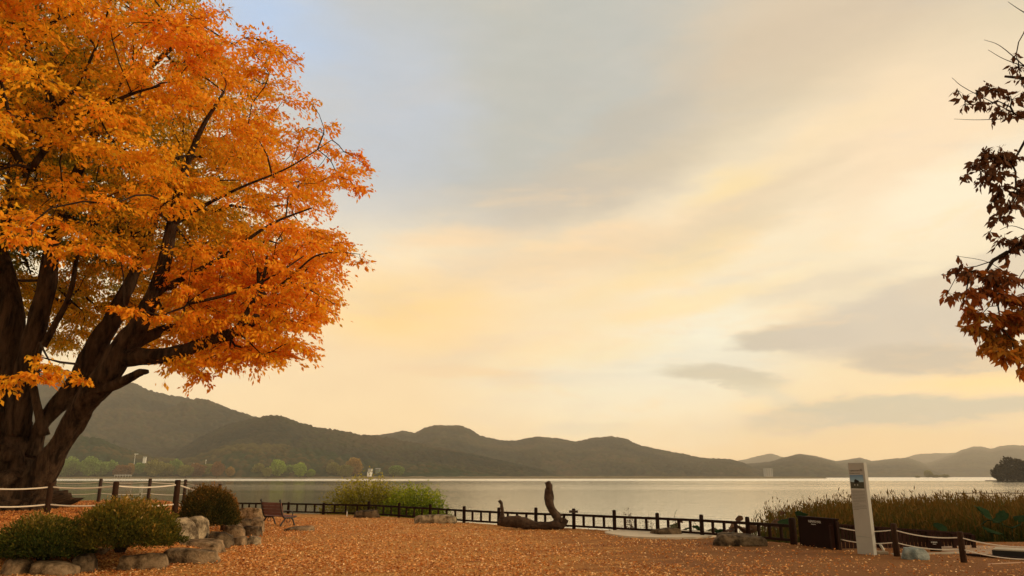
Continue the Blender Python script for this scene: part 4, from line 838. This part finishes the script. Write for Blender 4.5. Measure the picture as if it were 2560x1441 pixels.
# sedge and low green under the reeds
nlf = 22000; Yq = 20.4+8*g.random(nlf); pxq = 1880+860*g.random(nlf); xq = (pxq-1280)/F*(Yq*CT-.5); kk = Yq > bank(xq)+1.1
C = np.stack([xq, Yq, -1.3+1.15*g.random(nlf)*np.clip((pxq-1850)/250, .25, 1)], 1)[kk]; nq = len(C)
V, Fc = leaf_mesh(C, g.normal(size=(nq, 3))+np.array((0, 0, .7)), .14+.14*g.random(nq), .3, g)
tag(mk('marsh_undergrowth', V, Fc, M('marsh_green', attr=[(0, (.008, .020, .005)), (.6, (.024, .034, .008)), (1, (.05, .038, .010))], rough=.8, spec=.03, trans=.25), tint=g.random(nq)), 'dark green marsh plants filling the foot of the reed bed', 'undergrowth', kind='stuff')
def lotus(px, py, Y, R, seed, matk, label, curl=.3, tiltx=0):
    g = np.random.default_rng(seed); c = at(px, py, Y); o = root('lotus_plant', (c.x, c.y, -1.5), label, 'lotus', 'lotus plants beyond the railing')
    R *= .78; n = 20; rings = 5; V = [(0, 0, -.04)]; Fc = []
    for i in range(1, rings+1):
        q = i/rings
        for j in range(n):
            a = j/n*2*math.pi; rr = R*q*(1+.10*math.sin(3*a+seed)+.07*g.normal()*q); V.append((rr*math.cos(a), rr*math.sin(a), curl*R*q*q*(1+.8*math.sin(2*a+seed*1.7))+.05*R*g.normal()*q))
    for j in range(n): Fc.append((0, 1+j, 1+(j+1) % n))
    for i in range(rings-1):
        for j in range(n): a = 1+i*n+j; b_ = 1+i*n+(j+1) % n; Fc.append((a, a+n, b_+n, b_))
    R_ = R; h = c.z+1.5; L = mk('leaf', V, Fc, matk, o, smooth=True); L.location = (0, 0, h); L.rotation_euler = (tiltx+g.normal()*.25, g.normal()*.35, g.random()*6)
    P = [(0, 0, 0), (.04*g.normal(), .04*g.normal(), h*.5), (0, 0, h-.03)]; Q, r = smooth_path(P, [.012, .010, .008], 4); B().tube(Q, r, 5).obj('stalk', matk, o, True)
LG = M('lotus_green', (.010, .026, .010), .95, (.028, .055, .020), 5, trans=.3, spec=.05); LBr = M('lotus_brown', (.045, .020, .008), .75, (.10, .045, .015), 5, trans=.25); LF = M('lotus_pale', (.06, .065, .028), .6, (.13, .12, .05), 5, trans=.2)
for i, (x, y, Y, R, mt, cu, lb) in enumerate([
    (1815, 1311, 21.5, .22, LBr, -.4, 'withered brown lotus leaf leftmost of those poking over the railing'), (1838, 1307, 21.5, .20, LBr, .5, 'withered upturned lotus leaf over the railing, just left of its last post but one'),
    (1848, 1286, 22, .15, LBr, .3, 'cupped brown lotus leaf standing highest above the railing'), (1832, 1302, 22, .16, LBr, -.3, 'small folded brown lotus leaf beside the cupped one'),
    (1866, 1306, 21.6, .24, LBr, -.4, 'broad drooping brown lotus leaf behind the railing post by the long boulder'), (1884, 1299, 21.6, .26, LBr, -.5, 'large humped brown lotus leaf at the left end of the reeds'),
    (1912, 1303, 21.8, .24, LBr, .3, 'brown lotus leaf tilted among the first reeds'), (1935, 1292, 22, .20, LBr, -.5, 'narrow brown lotus leaf pointing up among thin reeds'),
    (1960, 1302, 21, .25, LG, -.3, 'dark green lotus leaf left of the notice board'), (2003, 1285, 21.5, .22, LG, -.2, 'green lotus leaf peeping over the notice board corner'),
    (1955, 1278, 23, .13, LBr, -.6, 'small round seed-head-like lotus leaf on a tall stalk in the thin reeds'),
    (2455, 1282, 20.4, .30, LG, .2, 'pale-edged green lotus leaf highest before the reeds at the right'), (2475, 1300, 20.3, .28, LG, -.3, 'green lotus leaf hanging below the pale-edged one'),
    (2502, 1294, 20.6, .28, LG, .1, 'green lotus leaf right of the pale-edged one'), (2480, 1325, 20.1, .30, LG, -.2, 'blue-green lotus leaf low above the upper rope'),
    (2353, 1318, 20.4, .22, LG, -.1, 'green lotus leaf behind the plank fence end'), (2530, 1320, 20.3, .28, LG, .3, 'dark lotus leaf near the right frame edge'), (2550, 1290, 21, .26, LG, -.3, 'lotus leaf at the very right edge before the reeds'),
    (1690, 1318, 23.6, .20, LF, .2, 'pale floating lotus leaf seen through the railing above the paved patch'), (1715, 1324, 23.4, .22, LG, .1, 'low green lotus leaf seen through the railing above the paved patch'),
    (1745, 1322, 23, .24, LG, .1, 'green lotus leaf seen through the railing left of the post by the paved patch'), (1780, 1328, 22.5, .22, LF, .2, 'pale lotus leaf seen through the railing at the patch end'),
    (1800, 1330, 22.3, .24, LG, .1, 'green lotus leaf seen through the railing above the long boulder'), (1825, 1334, 22, .24, LF, .2, 'pale curled lotus leaf seen through the railing above the long boulder'),
    (1700, 1306, 24, .12, LBr, .4, 'small dried lotus leaf just over the top rail above the flat stone')]):
    lotus(x, y+(14 if i < 8 else 0), Y, R, i+3, mt, lb, cu)
g = np.random.default_rng(31)
def weed(px, ytop, ybase, Y, spread, nl_, label, col):
    c = at(px, ybase, Y); zt = at(px, ytop, Y).z; o = root('weed', (c.x, c.y, -1.3), label, 'weed', 'weeds behind the railing'); pl = []; C = []
    for k in range(6):
        t = np.linspace(0, 1, 6)[:, None]; top = np.array((spread*g.normal(), .1*g.normal(), (zt+1.3)*(.7+.3*g.random()) if k else zt+1.3)); P = t*top+g.normal(size=(6, 3))*.02; P[0] = 0; pl.append((P, np.linspace(.008, .003, 6)))
        m = nl_//6; q = (.55+.45*g.random((m, 1))); C.append(q*top+g.normal(size=(m, 3))*.05)
    V, Fc = tubes_np(pl, 4); mk('stem', V, Fc, LBr, o); C = np.concatenate(C); V, Fc = leaf_mesh(C, g.normal(size=C.shape), .05+.04*g.random(len(C)), .45, g); mk('foliage', V, Fc, col, o)
weed(1576, 1268, 1330, 24.3, .10, 120, 'tall thin weed with a seed spike rising over the railing', LBr)
weed(1592, 1288, 1330, 24.2, .22, 240, 'bushy brown weed right of the tall spiky one behind the railing', LBr)
weed(1548, 1300, 1330, 24.5, .25, 260, 'low russet weed seen through the railing left of the tall one', LBr)
weed(1612, 1292, 1332, 24, .15, 110, 'sparse weed between the tall weed and the round seed head', LBr)
weed(1627, 1281, 1332, 23.9, .03, 40, 'single stalk with a round dark seed head over the railing', LBr)
weed(1690, 1287, 1335, 23.4, .06, 60, 'thin weed poking over the railing above the paved patch', LG)
weed(1745, 1300, 1335, 23, .12, 80, 'short weed over the railing left of the long boulder', LG)
# bank-side sticks below the willow, floating line
fl = [at(2395+i*12, 1232.5+.6*math.sin(i*.8), 0) if False else on(2395+i*14, 1233+.5*math.sin(i*1.3), WZ+.05) for i in range(18)]
o = B().tube(fl, .06, 5).obj('floating_line', M('dark_rope', (.08, .05, .03), .8)); tag(o, 'thin dark line of floats across the water above the reeds', 'rope')
# ---------------------------------------------------------------- fallen leaves
g = np.random.default_rng(41); n = 340000
Y = 11.5+19*g.random(n)**1.15; px_ = -150+2860*g.random(n); X = (px_-1280)/F*(Y*CT)
dens = np.where(X < np.interp(Y, EY, EX), .75, np.clip(.80-.075*(X+3)+.9*(fbm(X*.7, Y*.7, 3, 2)-.5)-.02*(Y-14), .10, 1)*(.25+.75*sstep((fbm(X*.9+4, Y*1.6, 4, 12)-.36)/.16)))
k = (g.random(n) < dens) & (Y < bank(X)-.25) & (np.hypot((X-PCX)/PRX, (Y-PCY)/PRY)+.25*g.random(n) > .98)
X, Y = X[k], Y[k]; n = len(X); Zg = gh(X, Y)
C = np.stack([X, Y, Zg+.008+.02*g.random(n)], 1); D = g.normal(size=(n, 3))*np.array((1, 1, .28))
V, Fc = leaf_mesh(C, D, .022+.048*g.random(n)**1.6, .5, g)
V[:, 2] = np.maximum(V[:, 2], np.repeat(Zg+.004, 4))
tint = np.clip(g.random(n)+.15*(np.where(X < np.interp(Y, EY, EX), -1, 0)), 0, 1)
tag(mk('fallen_leaves', V, Fc, M('fallen_leaf', attr=[(0, (.20, .05, .010)), (.25, (.48, .15, .022)), (.5, (.60, .25, .064)), (.8, (.76, .38, .12)), (1, (.93, .66, .36))], rough=.6, spec=.3, trans=.12), tint=tint), 'carpet of fallen orange and tan leaves over the plaza and the mound', 'fallen leaves', kind='stuff')
# ---------------------------------------------------------------- far shore trees
def crown_proto(seed, tall=1.0, n=2200):
    g = np.random.default_rng(seed); d = nrm(g.normal(size=(n, 3))); q = (.4+.6*g.random((n, 1))**.6)
    lump = 1+.5*(vn(d[:, 0]*2.2+9, d[:, 2]*2.2+d[:, 1]*2+9, seed)-.5); P = d*q*lump[:, None]*np.array((.5, .5, .44*tall)); P[:, 2] += .56*tall
    V, Fc = leaf_mesh(P, d+g.normal(size=(n, 3))*.6, .07+.06*g.random(n), .8, g); return V, Fc, np.clip(.35+.5*P[:, 2]+.2*g.normal(size=n), 0, 1)
SH = {}
for nm, st in (('green', [(0, (.06, .11, .028)), (1, (.18, .27, .06))]), ('bright', [(0, (.10, .16, .02)), (1, (.26, .36, .05))]), ('olive', [(0, (.08, .095, .025)), (1, (.21, .20, .05))]),
               ('russet', [(0, (.07, .04, .016)), (1, (.20, .10, .03))]), ('gold', [(0, (.12, .08, .02)), (1, (.32, .20, .045))]), ('dark', [(0, (.012, .012, .008)), (1, (.034, .026, .015))])):
    for s in range(2):
        V, Fc, tt = crown_proto(len(SH)+60, .9+.25*s); me = mk('crown', V, Fc, M('shore_'+nm, attr=st, rough=.8, spec=.1, trans=.2), tint=tt); SH[(nm, s)] = me.data; bpy.data.objects.remove(me)
tb = B(); tb.tube([(0, 0, -.05), (.01, 0, .2), (0, .01, .42), (.02, 0, .6)], [.035, .028, .02, .008], 6); tmo = tb.obj('trunk', BARKD); TM = tmo.data; bpy.data.objects.remove(tmo)
def shore_tree(px, ytop, ybase, wpx, kind, label, Y=945, s=0, z=0.2, name='shore_tree', group='trees along the far shore'):
    H = (ybase-ytop)*Y/F*1.12; w = wpx*Y/F*1.05; c = at(px, ybase, Y); c.z = max(min(c.z, 9), WZ-.1)
    o = root(name, c, label, 'tree', group)
    for nm, me in (('crown', SH[(kind, s)]), ('trunk', TM)):
        q = bpy.data.objects.new(nm, me); COL.objects.link(q); q.parent = o; q.scale = (w, w, H) if nm == 'crown' else (H, H, H); q.rotation_euler = (0, 0, (px*7.3) % 6)
CW = {'green': 'dull green', 'bright': 'bright yellow-green', 'olive': 'olive', 'russet': 'russet', 'gold': 'golden', 'dark': 'dark'}
TL = [(150, 1160, 32, 'green', 'dull green tree on the far shore touching the edge of the great trunk'), (172, 1157, 34, 'green', 'dull green tree on the far shore, next right of the one at the great trunk'), (196, 1160, 34, 'green', 'green far-shore tree midway between the great trunk and the first thin lakeside post'),
 (222, 1157, 36, 'green', 'tall green far-shore tree just left of the first thin lakeside post'), (250, 1158, 32, 'green', 'green far-shore tree directly above the first thin lakeside post'), (274, 1163, 28, 'green', 'green far-shore tree between the first thin post and the russet pier tree'),
 (304, 1166, 34, 'russet', 'low russet tree above the white-railed pier'), (325, 1168, 14, 'gold', 'slim golden tree at the right end of the white-railed pier'), (346, 1162, 30, 'green', 'round green tree right under the tall floodlight mast'),
 (385, 1164, 40, 'olive', 'broad olive far-shore tree right of the green tree under the floodlight mast'), (412, 1162, 34, 'olive', 'olive far-shore tree left of the last thick rope post'), (438, 1161, 32, 'green', 'green far-shore tree right above the last thick rope post'),
 (464, 1166, 34, 'olive', 'olive far-shore tree above the last thin lakeside post'), (490, 1168, 34, 'russet', 'russet far-shore tree left of the short white lamp mast'), (516, 1164, 34, 'olive', 'olive far-shore tree under the short white lamp mast'), (542, 1165, 26, 'russet', 'russet tree ending the close far-shore row above the russet bush'),
 (575, 1171, 18, 'gold', 'lone small golden tree on the far shore left of the bench'), (645, 1170, 26, 'olive', 'olive far-shore tree above the left end of the bench'), (668, 1172, 20, 'olive', 'small olive far-shore tree above the middle of the bench'),
 (692, 1163, 34, 'bright', 'brightest yellow-green far-shore tree above the right end of the bench'), (725, 1166, 34, 'green', 'green far-shore tree right of the brightest yellow-green one'), (748, 1168, 28, 'bright', 'second yellow-green far-shore tree right of the bench'), (776, 1176, 20, 'bright', 'smallest yellow-green far-shore tree right of the bench'),
 (830, 1168, 26, 'olive', 'small olive far-shore tree above the left tip of the willow shrub'), (862, 1166, 36, 'olive', 'broad olive far-shore tree left of the tall golden one by the white house'), (884, 1158, 34, 'gold', 'tall golden tree just left of the white house on the far shore'), (990, 1168, 34, 'green', 'green far-shore tree right of the green-grey house')]
for i, (x, yt, w, kd, lb) in enumerate(TL):
    shore_tree(x, yt, 1193, w, kd, lb, 940+14*(i % 3), i % 2)
for i, (x, yt, w) in enumerate([(2510, 1166, 40), (2538, 1160, 44), (2568, 1158, 48), (2600, 1156, 50), (2498, 1178, 22), (2524, 1180, 40), (2556, 1182, 44)]):
    shore_tree(x, yt, 1203, w, 'dark', 'dark tree on the wooded point, ' + ['front left of the high ones', 'second high crown from its tip', 'tallest crown at the frame edge', 'last crown just outside the frame', 'lowest one at its tip', 'low one under the first high crown', 'low one under the frame-edge crowns'][i], 470+6*(i % 3), i % 2, name='point_tree', group='trees on the wooded point')
tag(disc('point_shore', (at(2620, 1203, 480).x, 480, WZ-.3), 38, 12, 0, .7, M('dark_bank', (.03, .025, .015), .9)), kind='structure')
for i, (x, yt, w) in enumerate([(2295, 1192, 12), (2322, 1184, 17), (2341, 1190, 20), (2362, 1191, 18)]):
    shore_tree(x, yt, 1197, w, 'olive', ['tiny tree leftmost on the low far islet', 'pointed tree tallest on the low far islet', 'low tree right of the pointed islet tree', 'low tree at the right end of the islet'][i], 1500, i % 2, name='islet_tree', group='trees on the islet')
# ---------------------------------------------------------------- far buildings
WB = M('white_wall', (.62, .62, .58), .7, (.72, .70, .65), .3); GL = M('dark_window', (.05, .06, .07), .3, spec=.6); RF = M('grey_roof', (.25, .24, .23), .7)
def house(x, yt, yb, wpx, Y, label, floors=2, cols=3, roof=True, cat='house', dep=9, name='house', mat=WB):
    c = at(x, yb, Y); w = wpx*Y/F; h = at(x, yt, Y).z-c.z; o = root(name, c, label, cat)
    B().box(-w/2, w/2, 0, dep, -6, h*(.8 if roof else 1)).obj('wall', mat, o)
    if roof:
        e = .5; z0 = h*.8; B().add([(-w/2-e, -e, z0), (w/2+e, -e, z0), (w/2+e, dep+e, z0), (-w/2-e, dep+e, z0), (-w/2-e, dep/2, h), (w/2+e, dep/2, h)], [(0, 1, 5, 4), (2, 3, 4, 5), (0, 4, 3), (1, 2, 5), (0, 3, 2, 1)]).obj('roof', RF, o)
    hh = h*(.8 if roof else .96)/floors
    for i in range(floors):
        for j in range(cols):
            cw = w/cols; B().box(-w/2+cw*(j+.25), -w/2+cw*(j+.75), -.08, .05, hh*(i+.3), hh*(i+.75)).obj('window', GL, o)
house(361, 1142, 1147, 7, 1000, 'small white-roofed house among trees above the far left shore', 1, 2, dep=2)
house(924, 1172, 1181, 8, 965, 'white two-storey house on the far shore left of the willow tops')
house(943, 1171, 1180, 9, 975, 'green-grey house just right of the white two-storey one', mat=M('green_wall', (.14, .18, .13), .8))
house(922, 1180, 1184.5, 8, 940, 'tiny white boathouse at the water below the two-storey house', 1, 1, False)
house(1924, 1171, 1190, 17, 1490, 'pale multi-storey apartment block at the foot of the far hills', 7, 3, False, 'building', 14, 'apartment_building', M('grey_concrete_wall', (.22, .22, .21), .8))
B_ = root('pier', at(307, 1190, 930), 'low white-railed pier between the far left shore trees', 'pier'); w = 40*930/F
B().box(-w/2, w/2, 0, 2, .2, .5).obj('deck', WB, B_)
for k in range(7): B().box(-w/2+k*w/6-.1, -w/2+k*w/6+.1, 0, .2, -2.5, 1.2).obj('post', WB, B_)
B().box(-w/2, w/2, .0, .12, 1.2, 1.4).obj('handrail', WB, B_)
for (x, yt, yb, lb) in ((335, 1137, 1163, 'tall white floodlight mast with a wide flat head above the left shore trees'), (514, 1152, 1160, 'short white lamp mast in the dark trees of the far slope'), (484, 1160, 1166, 'shorter dim lamp mast left of the short white one')):
    c = at(x, yb, 985); h = (yb-yt)*985/F; o = root('lamp_mast', c, lb, 'lamp mast', 'masts on the far shore')
    B().tube([(0, 0, -4), (0, 0, h)], .22, 6).obj('pole', WB, o); ww = 2.9 if h > 9 else .5; B().box(-ww*.4, ww*1.3, -.4, .4, h-.35, h+.35 if h > 9 else h+.9).obj('lamp_head', WB, o)
c = at(2479, 1124, 6000); o = B().tube([(0, 0, -6), (0, 0, 30)], [1.6, .7], 5).obj('radio_mast', RF); o.location = c; tag(o, 'thin radio mast standing on the far right ridge', 'mast')
# ---------------------------------------------------------------- haze
hz = B().box(-7600, 7600, -300, 7700, -6, 440).obj('haze', None); tag(hz, kind='stuff'); tag(hz, 'thin evening haze over the lake', 'haze')
mh = bpy.data.materials.new('evening_haze'); mh.use_nodes = True; nt = mh.node_tree; nt.nodes.clear(); pv = N(nt, 'ShaderNodeVolumePrincipled'); mo = N(nt, 'ShaderNodeOutputMaterial')
pv.inputs['Color'].default_value = (1, .93, .83, 1); pv.inputs['Density'].default_value = .00011; pv.inputs['Anisotropy'].default_value = .0
nt.links.new(pv.outputs[0], mo.inputs['Volume']); hz.data.materials.append(mh)
